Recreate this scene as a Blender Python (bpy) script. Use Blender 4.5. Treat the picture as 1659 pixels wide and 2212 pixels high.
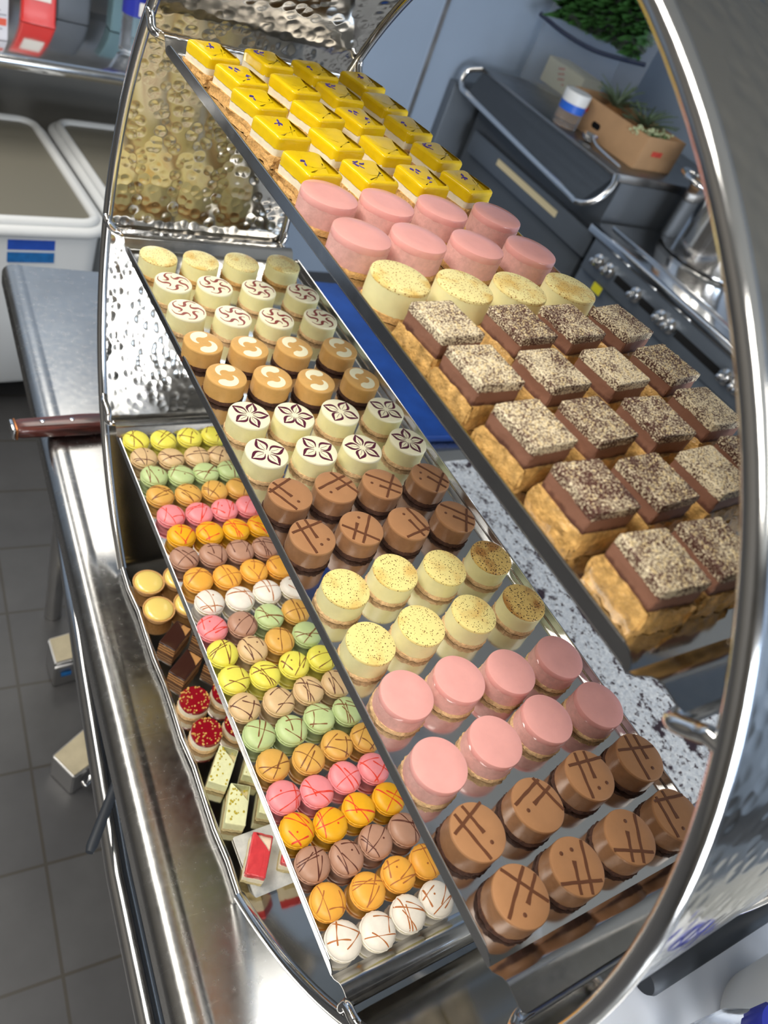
import bpy, bmesh, math, random
from mathutils import Vector, Matrix
PI = math.pi
sc = bpy.context.scene
C = sc.collection
for o in list(bpy.data.objects): bpy.data.objects.remove(o)
RND = random.Random(7)

# ------------------------------------------------------------------ camera
cam_d = bpy.data.cameras.new('camera'); cam = bpy.data.objects.new('camera', cam_d); C.objects.link(cam); sc.camera = cam
R0 = ((0.8284956, -0.4487307, 0.3350161), (-0.1091194, -0.7161429, -0.6893709), (0.5492613, 0.5345840, -0.6422865))
CL = (-0.273197, -0.026016, 0.455504)
cam.matrix_world = Matrix(((R0[0][0], -R0[1][0], -R0[2][0], CL[0]), (R0[0][1], -R0[1][1], -R0[2][1], CL[1]),
                           (R0[0][2], -R0[1][2], -R0[2][2], CL[2]), (0, 0, 0, 1)))
cam_d.sensor_fit = 'VERTICAL'; cam_d.sensor_height = 36.0; cam_d.lens = 1688.0 / 2212 * 36
cam_d.clip_start = 0.01; cam_d.clip_end = 50
cam_d.dof.use_dof = True; cam_d.dof.focus_distance = 0.62; cam_d.dof.aperture_fstop = 8.6

# ------------------------------------------------------------------ world, lights, exposure
w = bpy.data.worlds.new('world'); sc.world = w; w.use_nodes = True
w.node_tree.nodes['Background'].inputs[0].default_value = (0.62, 0.68, 0.78, 1); w.node_tree.nodes['Background'].inputs[1].default_value = 0.3
sc.view_settings.view_transform = 'Standard'; sc.view_settings.look = 'None'; sc.view_settings.gamma = 1; sc.view_settings.use_curve_mapping = False
sc.view_settings.exposure = 0.12
ZC, ZF = 1.45, -1.22
def area(name, loc, size, power, col, target=None):
    l = bpy.data.lights.new(name, 'AREA'); l.shape = 'RECTANGLE'; l.size, l.size_y = size; l.energy = power; l.color = col
    o = bpy.data.objects.new(name, l); C.objects.link(o); o.location = loc
    d = (Vector(target) - Vector(loc)) if target else Vector((0, 0, -1))
    o.rotation_euler = d.to_track_quat('-Z', 'Y').to_euler(); return o
WARM = (1.0, 0.94, 0.85); COOL = (0.80, 0.90, 1.0)
PANELS = [(-0.95, 0.75, 34), (-0.75, -1.0, 26), (1.5, -1.3, 12), (0.3, 2.2, 12), (-0.9, 2.1, 12)]
for (x, y, p) in PANELS: area('ceiling_lamp', (x, y, ZC - 0.045), (0.55, 1.15), p, WARM)
area('daylight_area', (0.42, -2.36, -0.05), (1.30, 1.70), 95, (0.93, 0.96, 1.0), (0.42, 0, -0.05))

area('daylight_area', (1.80, -2.36, 0.2), (0.75, 1.0), 16, (0.62, 0.78, 1.0), (1.80, 0, 0.2))  # added lamp for blue glints on the stand and a brighter board

# ------------------------------------------------------------------ materials
def lin(c):
    if isinstance(c, str): c = [int(c[i:i + 2], 16) / 255 for i in (0, 2, 4)]
    return tuple((v / 12.92 if v <= 0.04045 else ((v + 0.055) / 1.055) ** 2.4) for v in c) + (1,)
class NT:
    def __init__(s, name):
        s.m = bpy.data.materials.new(name); s.m.use_nodes = True; s.t = s.m.node_tree; s.b = s.t.nodes['Principled BSDF']
        s.tc = s.t.nodes.new('ShaderNodeTexCoord')
    def n(s, typ, **kw):
        nd = s.t.nodes.new(typ)
        for k, v in kw.items():
            if k in nd.inputs: nd.inputs[k].default_value = v
            else: setattr(nd, k, v)
        return nd
    def l(s, a, b): s.t.links.new(a, b)
    def noise(s, scale, detail=3, rough=0.5, src=None, lo=None, hi=None, stretch=None):
        nd = s.n('ShaderNodeTexNoise', Scale=scale, Detail=detail, Roughness=rough)
        v = src or s.tc.outputs['Object']
        if stretch:
            mp = s.n('ShaderNodeMapping'); mp.inputs['Scale'].default_value = stretch
            if len(stretch) > 3: pass
            s.l(v, mp.inputs[0]); v = mp.outputs[0]
        s.l(v, nd.inputs['Vector'])
        if lo is None: return nd.outputs[0]
        mr = s.n('ShaderNodeMapRange'); mr.inputs[1].default_value = lo; mr.inputs[2].default_value = hi; s.l(nd.outputs[0], mr.inputs[0]); return mr.outputs[0]
    def mix(s, f, a, b):
        mx = s.n('ShaderNodeMix', data_type='RGBA')
        for v, i in ((a, 6), (b, 7)):
            if hasattr(v, 'is_linked') or hasattr(v, 'links'): s.l(v, mx.inputs[i])
            else: mx.inputs[i].default_value = v
        if hasattr(f, 'links'): s.l(f, mx.inputs[0])
        else: mx.inputs[0].default_value = f
        return mx.outputs[2]
    def bump(s, h, strength, dist):
        b = s.n('ShaderNodeBump'); b.inputs['Strength'].default_value = strength; b.inputs['Distance'].default_value = dist
        s.l(h, b.inputs['Height']); s.l(b.outputs[0], s.b.inputs['Normal']); return b
    def rnd(s): return s.n('ShaderNodeObjectInfo').outputs['Random']
    def shifted(s):   # object coordinates moved by the object's own random number, so repeats differ
        r = s.rnd(); ml = s.n('ShaderNodeMath', operation='MULTIPLY'); s.l(r, ml.inputs[0]); ml.inputs[1].default_value = 37.0
        cb = s.n('ShaderNodeCombineXYZ'); s.l(ml.outputs[0], cb.inputs[0]); s.l(ml.outputs[0], cb.inputs[1])
        ad = s.n('ShaderNodeVectorMath', operation='ADD'); s.l(s.tc.outputs['Object'], ad.inputs[0]); s.l(cb.outputs[0], ad.inputs[1]); return ad.outputs[0]
def plain(name, col, rough=0.5, metal=0.0, spec=0.5, coat=0.0, var=0.0, vscale=60, bump=0, bscale=200, sss=0.0, trans=0.0, ior=1.45, alpha=1.0):
    N = NT(name); c = lin(col); b = N.b
    b.inputs['Base Color'].default_value = c; b.inputs['Roughness'].default_value = rough; b.inputs['Metallic'].default_value = metal
    b.inputs['Specular IOR Level'].default_value = spec; b.inputs['Coat Weight'].default_value = coat; b.inputs['Coat Roughness'].default_value = 0.12
    b.inputs['Transmission Weight'].default_value = trans; b.inputs['IOR'].default_value = ior; b.inputs['Alpha'].default_value = alpha
    if sss: b.inputs['Subsurface Weight'].default_value = sss; b.inputs['Subsurface Radius'].default_value = (0.004, 0.003, 0.002); b.inputs['Subsurface Scale'].default_value = 1.0
    if var:
        f = N.noise(vscale, 4, 0.6, N.shifted(), 0.3, 0.7)
        d = tuple(max(0, v * (1 - var)) for v in c[:3]) + (1,); h = tuple(min(1, v * (1 + var * 0.6)) for v in c[:3]) + (1,)
        N.l(N.mix(f, d, h), b.inputs['Base Color'])
    if bump: N.bump(N.noise(bscale, 4, 0.6, N.shifted()), 0.6, bump)
    return N.m
def steel(name, col=0.72, rough=0.1, smudge=0.06, sscale=30, stretch=None, bump=0, bscale=150, tint=(1, 1, 1)):
    N = NT(name); b = N.b; b.inputs['Metallic'].default_value = 1
    b.inputs['Base Color'].default_value = (col * tint[0], col * tint[1], col * tint[2], 1)
    f = N.noise(sscale, 5, 0.6, None, 0.35, 0.75, stretch)
    mr = N.n('ShaderNodeMapRange'); mr.inputs[3].default_value = rough; mr.inputs[4].default_value = rough + smudge; N.l(f, mr.inputs[0]); N.l(mr.outputs[0], b.inputs['Roughness'])
    if bump: N.bump(N.noise(bscale, 3, 0.5, None, stretch=stretch), 0.4, bump)
    return N.m
M = {}
M['mirror'] = steel('mirror_steel', 0.72, 0.07, 0.12, 25)
M['polish'] = steel('polished_steel', 0.74, 0.10, 0.06, 40)
M['lip'] = steel('tray_lip_steel', 0.66, 0.12, 0.10, 60)
M['dull'] = steel('satin_steel', 0.62, 0.28, 0.12, 20)
M['dark_steel'] = steel('dark_steel', 0.30, 0.30, 0.15, 15)
M['chrome'] = steel('chrome', 0.80, 0.06, 0.04, 60)
# hammered sheet: rounded dimples
N = NT('hammered_steel'); N.b.inputs['Metallic'].default_value = 1; N.b.inputs['Base Color'].default_value = (0.54, 0.51, 0.46, 1)
vo = N.n('ShaderNodeTexVoronoi', feature='SMOOTH_F1', Scale=84.0); vo.inputs['Smoothness'].default_value = 0.25; N.l(N.tc.outputs['Object'], vo.inputs['Vector'])
sp = N.n('ShaderNodeSeparateXYZ'); N.l(N.tc.outputs['Object'], sp.inputs[0])
ty = N.n('ShaderNodeMapRange'); N.l(sp.outputs[1], ty.inputs[0])
for q, val in ((1, 0.2), (2, 0.5), (3, 0.02), (4, -0.19)): ty.inputs[q].default_value = val
sb = N.n('ShaderNodeMath', operation='SUBTRACT'); N.l(sp.outputs[2], sb.inputs[0]); N.l(ty.outputs[0], sb.inputs[1])
mk = N.n('ShaderNodeMapRange'); N.l(sb.outputs[0], mk.inputs[0]); mk.inputs[1].default_value = -0.03; mk.inputs[2].default_value = 0.03   # beaten only above the foot
sm = N.n('ShaderNodeMapRange', interpolation_type='SMOOTHSTEP'); N.l(vo.outputs['Distance'], sm.inputs[0]); sm.inputs[1].default_value = 0.08; sm.inputs[2].default_value = 0.66
mh = N.n('ShaderNodeMath', operation='MULTIPLY'); N.l(sm.outputs[0], mh.inputs[0]); N.l(mk.outputs[0], mh.inputs[1])
N.bump(mh.outputs[0], 0.30, 0.0010); N.b.inputs['Roughness'].default_value = 0.10
M['hammered'] = N.m
# scratched table steel
N = NT('scratched_table_steel'); N.b.inputs['Metallic'].default_value = 1
f1 = N.noise(7, 5, 0.6, None, 0.3, 0.75); f3 = N.noise(90, 4, 0.6, None, 0.35, 0.7)
def scratch(ang, lo, hi, sc):
    rot = N.n('ShaderNodeMapping'); rot.inputs['Rotation'].default_value = (0, 0, ang); rot.inputs['Scale'].default_value = sc; N.l(N.tc.outputs['Object'], rot.inputs[0])
    t = N.n('ShaderNodeTexNoise', Scale=1.0, Detail=2.0); N.l(rot.outputs[0], t.inputs['Vector']); q = N.n('ShaderNodeMapRange'); q.inputs[1].default_value = lo; q.inputs[2].default_value = hi; N.l(t.outputs[0], q.inputs[0]); return q.outputs[0]
s1 = scratch(0.95, 0.66, 0.74, (14, 620, 1)); s2 = scratch(0.55, 0.68, 0.74, (20, 500, 1))
mxs = N.n('ShaderNodeMath', operation='MAXIMUM'); N.l(s1, mxs.inputs[0]); N.l(s2, mxs.inputs[1])
base = N.mix(f1, (0.42, 0.42, 0.415, 1), (0.53, 0.53, 0.52, 1)); N.l(N.mix(mxs.outputs[0], base, (0.62, 0.62, 0.61, 1)), N.b.inputs['Base Color'])
mr = N.n('ShaderNodeMapRange'); mr.inputs[3].default_value = 0.21; mr.inputs[4].default_value = 0.29; N.l(f3, mr.inputs[0]); N.l(mr.outputs[0], N.b.inputs['Roughness'])
M['table'] = N.m
# floor tiles
N = NT('floor_tiles')
mp = N.n('ShaderNodeMapping'); mp.inputs['Rotation'].default_value = (0, 0, 0.062); mp.inputs['Location'].default_value = (0.094, 0.028, 0); N.l(N.tc.outputs['Object'], mp.inputs[0])
br = N.n('ShaderNodeTexBrick', offset=0.0, squash=1.0); N.l(mp.outputs[0], br.inputs['Vector'])
br.inputs['Scale'].default_value = 1.0; br.inputs['Brick Width'].default_value = 0.2055; br.inputs['Row Height'].default_value = 0.2055; br.inputs['Mortar Size'].default_value = 0.0035; br.inputs['Mortar Smooth'].default_value = 0.3
br.inputs['Color1'].default_value = lin('454547'); br.inputs['Color2'].default_value = lin('4b4b4c'); br.inputs['Mortar'].default_value = lin('39352f')
f = N.noise(9, 5, 0.6, None, 0.3, 0.75); dirt = N.mix(f, (0.80, 0.80, 0.80, 1), (1.05, 1.05, 1.04, 1))
ml = N.n('ShaderNodeMix', data_type='RGBA', blend_type='MULTIPLY'); ml.inputs[0].default_value = 1; N.l(br.outputs[0], ml.inputs[6]); N.l(dirt, ml.inputs[7]); N.l(ml.outputs[2], N.b.inputs['Base Color'])
N.b.inputs['Roughness'].default_value = 0.42; M['floor'] = N.m
M['wall'] = plain('wall_panel', '97a8be', 0.45, var=0.05, vscale=2)
M['ceil'] = plain('ceiling_grey', 'a5a39c', 0.8); M['wall_dark'] = plain('wall_warm_grey', '6a6660', 0.6, var=0.1, vscale=1.5)
M['diffuser'] = plain('lamp_diffuser', 'f2f0ea', 0.6)
# food
M['crumb'] = plain('biscuit_crumb', 'd3a667', 0.8, var=0.35, vscale=500, bump=0.0012, bscale=700)
M['crumb_pale'] = plain('pale_biscuit', 'dcb98a', 0.8, var=0.28, vscale=500, bump=0.001, bscale=800)
M['crumb_dark'] = plain('dark_biscuit', '4a2e22', 0.85, var=0.4, vscale=500, bump=0.0012, bscale=700)
M['cream'] = plain('vanilla_cream', 'f3ecb4', 0.42, var=0.05, vscale=120, sss=0.15)
M['cream_white'] = plain('white_cream', 'efe6cc', 0.5, var=0.08, vscale=200)
M['pinkfill'] = plain('pink_cream', 'e6b2aa', 0.5, var=0.12, vscale=260, bump=0.0003, bscale=600)
M['pinkglaze'] = plain('pink_glaze', 'edaca6', 0.16, spec=0.5, coat=0.35, var=0.05, vscale=60, sss=0.1)
M['choc'] = plain('milk_chocolate', '9b7150', 0.36, var=0.12, vscale=180, bump=0.0002, bscale=500)
M['choctop'] = plain('milk_chocolate_top', 'ad7f59', 0.32, var=0.06, vscale=90)
M['chocdark'] = plain('dark_drizzle', '66402b', 0.35)
M['caramel'] = plain('caramel_cream', 'd6a864', 0.42, var=0.08, vscale=140)
M['swirlred'] = plain('berry_swirl', '8c3a2e', 0.4, var=0.15, vscale=300)
M['swirlpurple'] = plain('blackberry_swirl', '5b2038', 0.4, var=0.2, vscale=300)
M['creamtop'] = plain('cream_top', 'f6f1cf', 0.3, var=0.04, vscale=90)
M['lemon'] = plain('lemon_curd_glaze', 'edc912', 0.22, coat=0.25, var=0.08, vscale=80, sss=0.1)
M['petal'] = plain('violet_petal', '4a3aa2', 0.7)
def speckled(name, base, tint, dot, scale, amount, tintamt):
    N = NT(name); v = N.shifted()
    vo = N.n('ShaderNodeTexVoronoi', feature='F1', Scale=scale); N.l(v, vo.inputs['Vector'])
    wn = N.n('ShaderNodeMapRange'); wn.inputs[1].default_value = 0.0; wn.inputs[2].default_value = 1.0; wn.inputs[3].default_value = amount * 0.2; wn.inputs[4].default_value = amount
    N.l(vo.outputs['Color'], wn.inputs[0])
    lt = N.n('ShaderNodeMath', operation='LESS_THAN'); N.l(vo.outputs['Distance'], lt.inputs[0]); N.l(wn.outputs[0], lt.inputs[1])
    f = N.noise(55, 3, 0.5, v, 0.5 - 0.0, 0.85 - tintamt * 0.25)
    ml = N.n('ShaderNodeMath', operation='MULTIPLY'); N.l(f, ml.inputs[0]); ml.inputs[1].default_value = tintamt
    a = N.mix(ml.outputs[0], lin(base), lin(tint)); N.l(N.mix(lt.outputs[0], a, lin(dot)), N.b.inputs['Base Color'])
    N.b.inputs['Roughness'].default_value = 0.33; return N.m
M['brulee'] = speckled('scorched_top', 'f2e294', 'dba850', '5c3413', 620, 0.36, 0.6)
M['brulee2'] = speckled('well_scorched_top', 'e2c070', 'a4672a', '3c2010', 560, 0.44, 0.8)
M['dust'] = speckled('nutmeg_dusted_top', 'efe4a2', 'dcb050', '96601f', 700, 0.40, 0.75)
M['nutbase'] = plain('caramel_nut_base', 'd6aa66', 0.36, spec=0.6, coat=0.25, var=0.5, vscale=150, bump=0.004, bscale=190)
N = NT('ganache_layer'); sp = N.n('ShaderNodeSeparateXYZ'); N.l(N.tc.outputs['Object'], sp.inputs[0]); nz = N.noise(160, 3, 0.6, N.shifted())
ad = N.n('ShaderNodeMath', operation='MULTIPLY_ADD'); N.l(nz, ad.inputs[0]); ad.inputs[1].default_value = 0.006; N.l(sp.outputs[2], ad.inputs[2])
mr = N.n('ShaderNodeMapRange'); N.l(ad.outputs[0], mr.inputs[0]); mr.inputs[1].default_value = 0.0205; mr.inputs[2].default_value = 0.0225     # darker layer below, paler layer above
N.l(N.mix(mr.outputs[0], lin('5a3a30'), lin('8c6350')), N.b.inputs['Base Color']); N.b.inputs['Roughness'].default_value = 0.5; N.bump(nz, 0.6, 0.0008); M['ganache'] = N.m
N = NT('crumb_dusted_chocolate'); v = N.shifted(); fa = N.noise(1000, 2, 0.6, v); fb = N.noise(75, 3, 0.55, v); r = N.rnd()
q1 = N.n('ShaderNodeMath', operation='MULTIPLY_ADD'); N.l(fb, q1.inputs[0]); q1.inputs[1].default_value = 0.38; N.l(fa, q1.inputs[2])       # fine crumbs gather in patches
q2 = N.n('ShaderNodeMath', operation='MULTIPLY_ADD'); N.l(r, q2.inputs[0]); q2.inputs[1].default_value = 0.10; N.l(q1.outputs[0], q2.inputs[2])
q3 = N.n('ShaderNodeMapRange'); N.l(q2.outputs[0], q3.inputs[0]); q3.inputs[1].default_value = 0.730; q3.inputs[2].default_value = 0.80
N.l(N.mix(q3.outputs[0], lin('55332a'), lin('f0e2c0')), N.b.inputs['Base Color']); N.b.inputs['Roughness'].default_value = 0.6; N.bump(fa, 0.5, 0.0006); M['dustchoc'] = N.m
M['nutcrumb'] = plain('nut_crumb', 'e3cfa0', 0.7, var=0.25, vscale=800)
MAC = {'yellow': ('eae25c', 'ece374'), 'beige': ('d9b98a', 'c09660'), 'green': ('bccf92', 'b9c78a'), 'golden': ('dcaa54', 'cf9a48'), 'pink': ('ef9096', 'dd7d88'),
       'mango': ('ecae1e', 'dfa61e'), 'mauve': ('b58b74', '805440'), 'orange': ('f0ae45', 'e8a040'), 'white': ('ece6da', 'ded48e')}
for k, (a, b) in MAC.items():
    M['mac_' + k] = plain('macaron_shell_' + k, a, 0.42, var=0.06, vscale=150)
    M['fill_' + k] = plain('macaron_filling_' + k, b, 0.7, var=0.18, vscale=400, bump=0.0006, bscale=500)
M['driz_brown'] = plain('brown_drizzle', '7d4a26', 0.5); M['driz_red'] = plain('red_drizzle', 'e0402c', 0.4); M['driz_caramel'] = plain('caramel_drizzle', 'b06a34', 0.5); M['driz_dark'] = plain('cocoa_drizzle', '5d3226', 0.5)
M['pastry'] = plain('tart_pastry', 'd2a266', 0.7, var=0.2, vscale=300); M['curd'] = plain('lemon_curd', 'efd476', 0.15, coat=0.4, sss=0.1)
M['jellyred'] = plain('raspberry_jelly', '8c1020', 0.08, coat=0.6); M['jellycoral'] = plain('coral_jelly', 'd8454a', 0.22, coat=0.3, var=0.12, vscale=120)
M['nut'] = plain('chopped_nut', 'd9a85a', 0.5, var=0.3, vscale=700); M['pistachio'] = plain('pistachio_crumb', 'b6a42c', 0.6, var=0.3, vscale=700)
M['palegreen'] = plain('pistachio_cream', 'e2e4b4', 0.5, var=0.08, vscale=200); M['sponge'] = plain('sponge', 'd8c896', 0.85, var=0.2, vscale=400, bump=0.0006, bscale=500)
M['darkchoc'] = plain('dark_chocolate_glaze', '3a2019', 0.25, coat=0.2)
N = NT('layered_sponge'); sp = N.n('ShaderNodeSeparateXYZ'); N.l(N.tc.outputs['Object'], sp.inputs[0]); ms = N.n('ShaderNodeMath', operation='MULTIPLY'); N.l(sp.outputs[2], ms.inputs[0]); ms.inputs[1].default_value = 2 * PI / 0.0046
sn = N.n('ShaderNodeMath', operation='SINE'); N.l(ms.outputs[0], sn.inputs[0]); gt = N.n('ShaderNodeMath', operation='GREATER_THAN'); N.l(sn.outputs[0], gt.inputs[0]); gt.inputs[1].default_value = 0.1
N.l(N.mix(gt.outputs[0], lin('b8854c'), lin('5e3c26')), N.b.inputs['Base Color']); N.b.inputs['Roughness'].default_value = 0.8; M['layers'] = N.m
N = NT('marble'); f = N.noise(14, 8, 0.65, None, 0.42, 0.62); N.l(N.mix(f, lin('8d9296'), lin('c9cac6')), N.b.inputs['Base Color']); N.b.inputs['Roughness'].default_value = 0.12; M['marble'] = N.m
# kitchen
M['white_plastic'] = plain('white_plastic', 'd9dcdd', 0.4); M['lid'] = plain('smoky_clear_lid', '8a877b', 0.2, trans=0.25, ior=1.2); M['flour'] = plain('flour', 'b7a886', 0.8, var=0.15, vscale=8)
M['blue_label'] = plain('blue_tape', '1f4fb4', 0.5, var=0.15, vscale=40); M['teal_label'] = plain('teal_tape', '1766a8', 0.5, var=0.2, vscale=60)
M['rubber'] = plain('black_rubber', '2c3138', 0.55); M['black'] = plain('black_plastic', '17181a', 0.45); M['gap'] = plain('black_slot', '060607', 0.7)
M['charcoal'] = plain('charcoal_enamel', '555b62', 0.4, metal=0.25); M['slate'] = plain('slate_panel', '656d76', 0.36, metal=0.35)
M['blue_board'] = plain('blue_chopping_board', '1c4694', 0.4, var=0.3, vscale=14); M['white_board'] = plain('pale_board', 'dfe6f2', 0.4)
M['card'] = plain('cardboard', 'a98662', 0.8, var=0.1, vscale=12); M['card_in'] = plain('cardboard_inside', '8a6038', 0.85); M['red_print'] = plain('red_print', 'c4473a', 0.7, var=0.3, vscale=60); M['blue_print'] = plain('blue_print', '3a4f96', 0.7)
M['carton_cream'] = plain('cream_carton', 'd9cba4', 0.7); M['carton_white'] = plain('white_carton', 'e2e2ea', 0.6); M['red_pack'] = plain('red_packet', 'cf2f2c', 0.35, coat=0.2); M['paper'] = plain('white_paper', 'e4e2dc', 0.7)
M['salmon'] = plain('salmon_print', 'e0644e', 0.6); M['grey_print'] = plain('grey_print', '9a9aa6', 0.7)
M['clear'] = plain('clear_plastic', 'f2f6fa', 0.06, trans=0.95, ior=1.25); M['film'] = plain('clear_film', 'dfe6ee', 0.15, trans=0.9, ior=1.05)
M['blue_cap'] = plain('blue_cap', '28339e', 0.4); M['cup_blue'] = plain('blue_band', '2a63c8', 0.4); M['seam'] = plain('dark_blue_seam', '14233f', 0.5)
M['leaf'] = plain('herb_leaf', '47773c', 0.5, var=0.4, vscale=30); M['leaf_grey'] = plain('pineapple_leaf', '5f7258', 0.5, var=0.35, vscale=25); M['floret'] = plain('pale_floret', 'b9c39a', 0.7)
M['teal'] = plain('teal_grey_box', '64838e', 0.5); M['boxtop'] = plain('stained_cream_plate', 'bdb295', 0.5, var=0.15, vscale=30)
N = NT('dark_wood'); f = N.noise(60, 4, 0.6, None, 0.35, 0.65, (0.25, 2.2, 2.2)); N.l(N.mix(f, lin('2c120f'), lin('5f2c24')), N.b.inputs['Base Color']); N.b.inputs['Roughness'].default_value = 0.28; N.b.inputs['Coat Weight'].default_value = 0.3; M['wood'] = N.m
M['copper'] = plain('copper_collar', 'b8764a', 0.3, metal=0.9)
N = NT('smeared_paper'); f = N.noise(15, 6, 0.7, None, 0.535, 0.585); g = N.noise(110, 4, 0.7, None, 0.555, 0.61); mm = N.n('ShaderNodeMath', operation='MAXIMUM'); N.l(f, mm.inputs[0]); N.l(g, mm.inputs[1])
h = N.noise(150, 5, 0.6, None, 0.35, 0.7); N.l(N.mix(mm.outputs[0], N.mix(h, lin('b4bcc6'), lin('e6eaee')), lin('33222a')), N.b.inputs['Base Color']); N.b.inputs['Roughness'].default_value = 0.35; N.bump(h, 0.5, 0.001); M['smear'] = N.m
M['rear'] = plain('grey_rear_panel', '807e78', 0.5, var=0.08, vscale=4); M['yellow_tag'] = plain('yellow_tag', 'c8c02a', 0.5)

# ------------------------------------------------------------------ helpers
def obj(name, bm, mat, parent=None, smooth=True, loc=None, recalc=True):
    if recalc: bmesh.ops.recalc_face_normals(bm, faces=bm.faces[:])
    me = bpy.data.meshes.new(name); bm.to_mesh(me); bm.free()
    if smooth:
        for p in me.polygons: p.use_smooth = True
        try: me.set_sharp_from_angle(angle=math.radians(38))
        except Exception: pass
    for m in (mat if isinstance(mat, (list, tuple)) else [mat]): me.materials.append(m)
    o = bpy.data.objects.new(name, me); C.objects.link(o)
    if parent: o.parent = parent
    if loc: o.location = loc
    return o
def tag(o, label, cat, group=None, kind=None):
    o['label'] = label; o['category'] = cat
    if group: o['group'] = group
    if kind: o['kind'] = kind
    return o
def struct(name, bm, m, **k):
    o = obj(name, bm, m, smooth=False, **k); o['kind'] = 'structure'; return o
def thing(name, label, cat, loc=(0, 0, 0), rz=0, group=None):
    o = bpy.data.objects.new(name, None); C.objects.link(o); o.location = loc; o.rotation_euler = (0, 0, rz); o.empty_display_size = 0.02
    return tag(o, label, cat, group)
def part(name, me, parent):     # another user of a mesh already built
    o = bpy.data.objects.new(name, me); C.objects.link(o); o.parent = parent; return o
def mesh(name, bm, mat, smooth=True):
    o = obj(name, bm, mat, smooth=smooth); me = o.data; bpy.data.objects.remove(o); return me
def box(bm, c, s, bev=0, rz=0, seg=2, taper=None):
    r = bmesh.ops.create_cube(bm, size=1); vs = r['verts']
    for v in vs:
        k = taper if (taper and v.co.z < 0) else 1
        v.co = Vector((v.co.x * s[0] * k, v.co.y * s[1] * k, v.co.z * s[2]))
    if bev:
        es = list({e for v in vs for e in v.link_edges}); rr = bmesh.ops.bevel(bm, geom=es, offset=bev, segments=seg, profile=0.5, affect='EDGES'); vs = list({v for f in rr['faces'] for v in f.verts} | {v for v in vs if v.is_valid})
    m = Matrix.Translation(c) @ Matrix.Rotation(rz, 4, 'Z')
    for v in vs: v.co = m @ v.co
    return vs
def lathe(bm, prof, seg=40, c=(0, 0, 0), jit=None, close=True):
    rings = []
    for (r, z) in prof:
        ring = []
        for i in range(seg):
            a = 2 * PI * i / seg; rr = r; zz = z
            if jit: rr, zz = jit(r, z, a)
            ring.append(bm.verts.new((c[0] + rr * math.cos(a), c[1] + rr * math.sin(a), c[2] + zz)))
        rings.append(ring)
    for a, b in zip(rings, rings[1:]):
        for i in range(seg): bm.faces.new((a[i], a[(i + 1) % seg], b[(i + 1) % seg], b[i]))
    if close: bm.faces.new(rings[0][::-1]); bm.faces.new(rings[-1])
def tube(bm, pts, r, seg=12, cap=True):
    pts = [Vector(p) for p in pts]; rings = []; up = None
    for i, p in enumerate(pts):
        t = (pts[min(i + 1, len(pts) - 1)] - pts[max(i - 1, 0)]).normalized()
        if up is None: up = Vector((0, 0, 1)) if abs(t.z) < 0.9 else Vector((1, 0, 0))
        s = t.cross(up).normalized(); up = s.cross(t).normalized(); rr = r[i] if isinstance(r, (list, tuple)) else r
        rings.append([bm.verts.new(p + (s * math.cos(2 * PI * k / seg) + up * math.sin(2 * PI * k / seg)) * rr) for k in range(seg)])
    for a, b in zip(rings, rings[1:]):
        for i in range(seg): bm.faces.new((a[i], a[(i + 1) % seg], b[(i + 1) % seg], b[i]))
    if cap: bm.faces.new(rings[0][::-1]); bm.faces.new(rings[-1])
def bez(ps, n=8):     # smooth polyline through points (Catmull-Rom)
    ps = [Vector(p) for p in ps]; out = []
    for i in range(len(ps) - 1):
        p0, p1, p2, p3 = ps[max(i - 1, 0)], ps[i], ps[i + 1], ps[min(i + 2, len(ps) - 1)]
        for k in range(n):
            t = k / n; out.append(0.5 * (2 * p1 + (p2 - p0) * t + (2 * p0 - 5 * p1 + 4 * p2 - p3) * t * t + (3 * p1 - p0 - 3 * p2 + p3) * t ** 3))
    out.append(ps[-1]); return out
def ribbon(bm, pts, wid, zf, th=0.00035):
    pts = [Vector((p[0], p[1])) for p in pts]; n = len(pts); L = []; Rr = []; Lb = []; Rb = []
    for i, p in enumerate(pts):
        t = (pts[min(i + 1, n - 1)] - pts[max(i - 1, 0)]); t = t.normalized() if t.length > 1e-9 else Vector((1, 0)); s = Vector((-t.y, t.x))
        wv = wid(i / (n - 1)) if callable(wid) else wid
        a, b = p + s * wv / 2, p - s * wv / 2
        L.append(bm.verts.new((a.x, a.y, zf(a.x, a.y) + th))); Rr.append(bm.verts.new((b.x, b.y, zf(b.x, b.y) + th)))
        Lb.append(bm.verts.new((a.x, a.y, zf(a.x, a.y) - 0.0003))); Rb.append(bm.verts.new((b.x, b.y, zf(b.x, b.y) - 0.0003)))
    for i in range(n - 1):
        bm.faces.new((L[i], Rr[i], Rr[i + 1], L[i + 1])); bm.faces.new((Lb[i], L[i], L[i + 1], Lb[i + 1])); bm.faces.new((Rr[i], Rb[i], Rb[i + 1], Rr[i + 1]))
    bm.faces.new((L[0], Lb[0], Rb[0], Rr[0])); bm.faces.new((L[-1], Rr[-1], Rb[-1], Lb[-1]))
def rrect(hx, hy, r, n=6):
    out = []
    for cx, cy, a0 in ((hx - r, hy - r, 0), (-hx + r, hy - r, PI / 2), (-hx + r, -hy + r, PI), (hx - r, -hy + r, 1.5 * PI)):
        for k in range(n + 1):
            a = a0 + PI / 2 * k / n; out.append((cx + r * math.cos(a), cy + r * math.sin(a)))
    return out
def loft(bm, secs, capb=True, capt=True, c=(0, 0, 0)):
    rings = [[bm.verts.new((c[0] + x, c[1] + y, c[2] + z)) for (x, y) in rrect(hx, hy, r)] for (z, hx, hy, r) in secs]
    for a, b in zip(rings, rings[1:]):
        n = len(a)
        for i in range(n): bm.faces.new((a[i], a[(i + 1) % n], b[(i + 1) % n], b[i]))
    if capb: bm.faces.new(rings[0][::-1])
    if capt: bm.faces.new(rings[-1])
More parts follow.
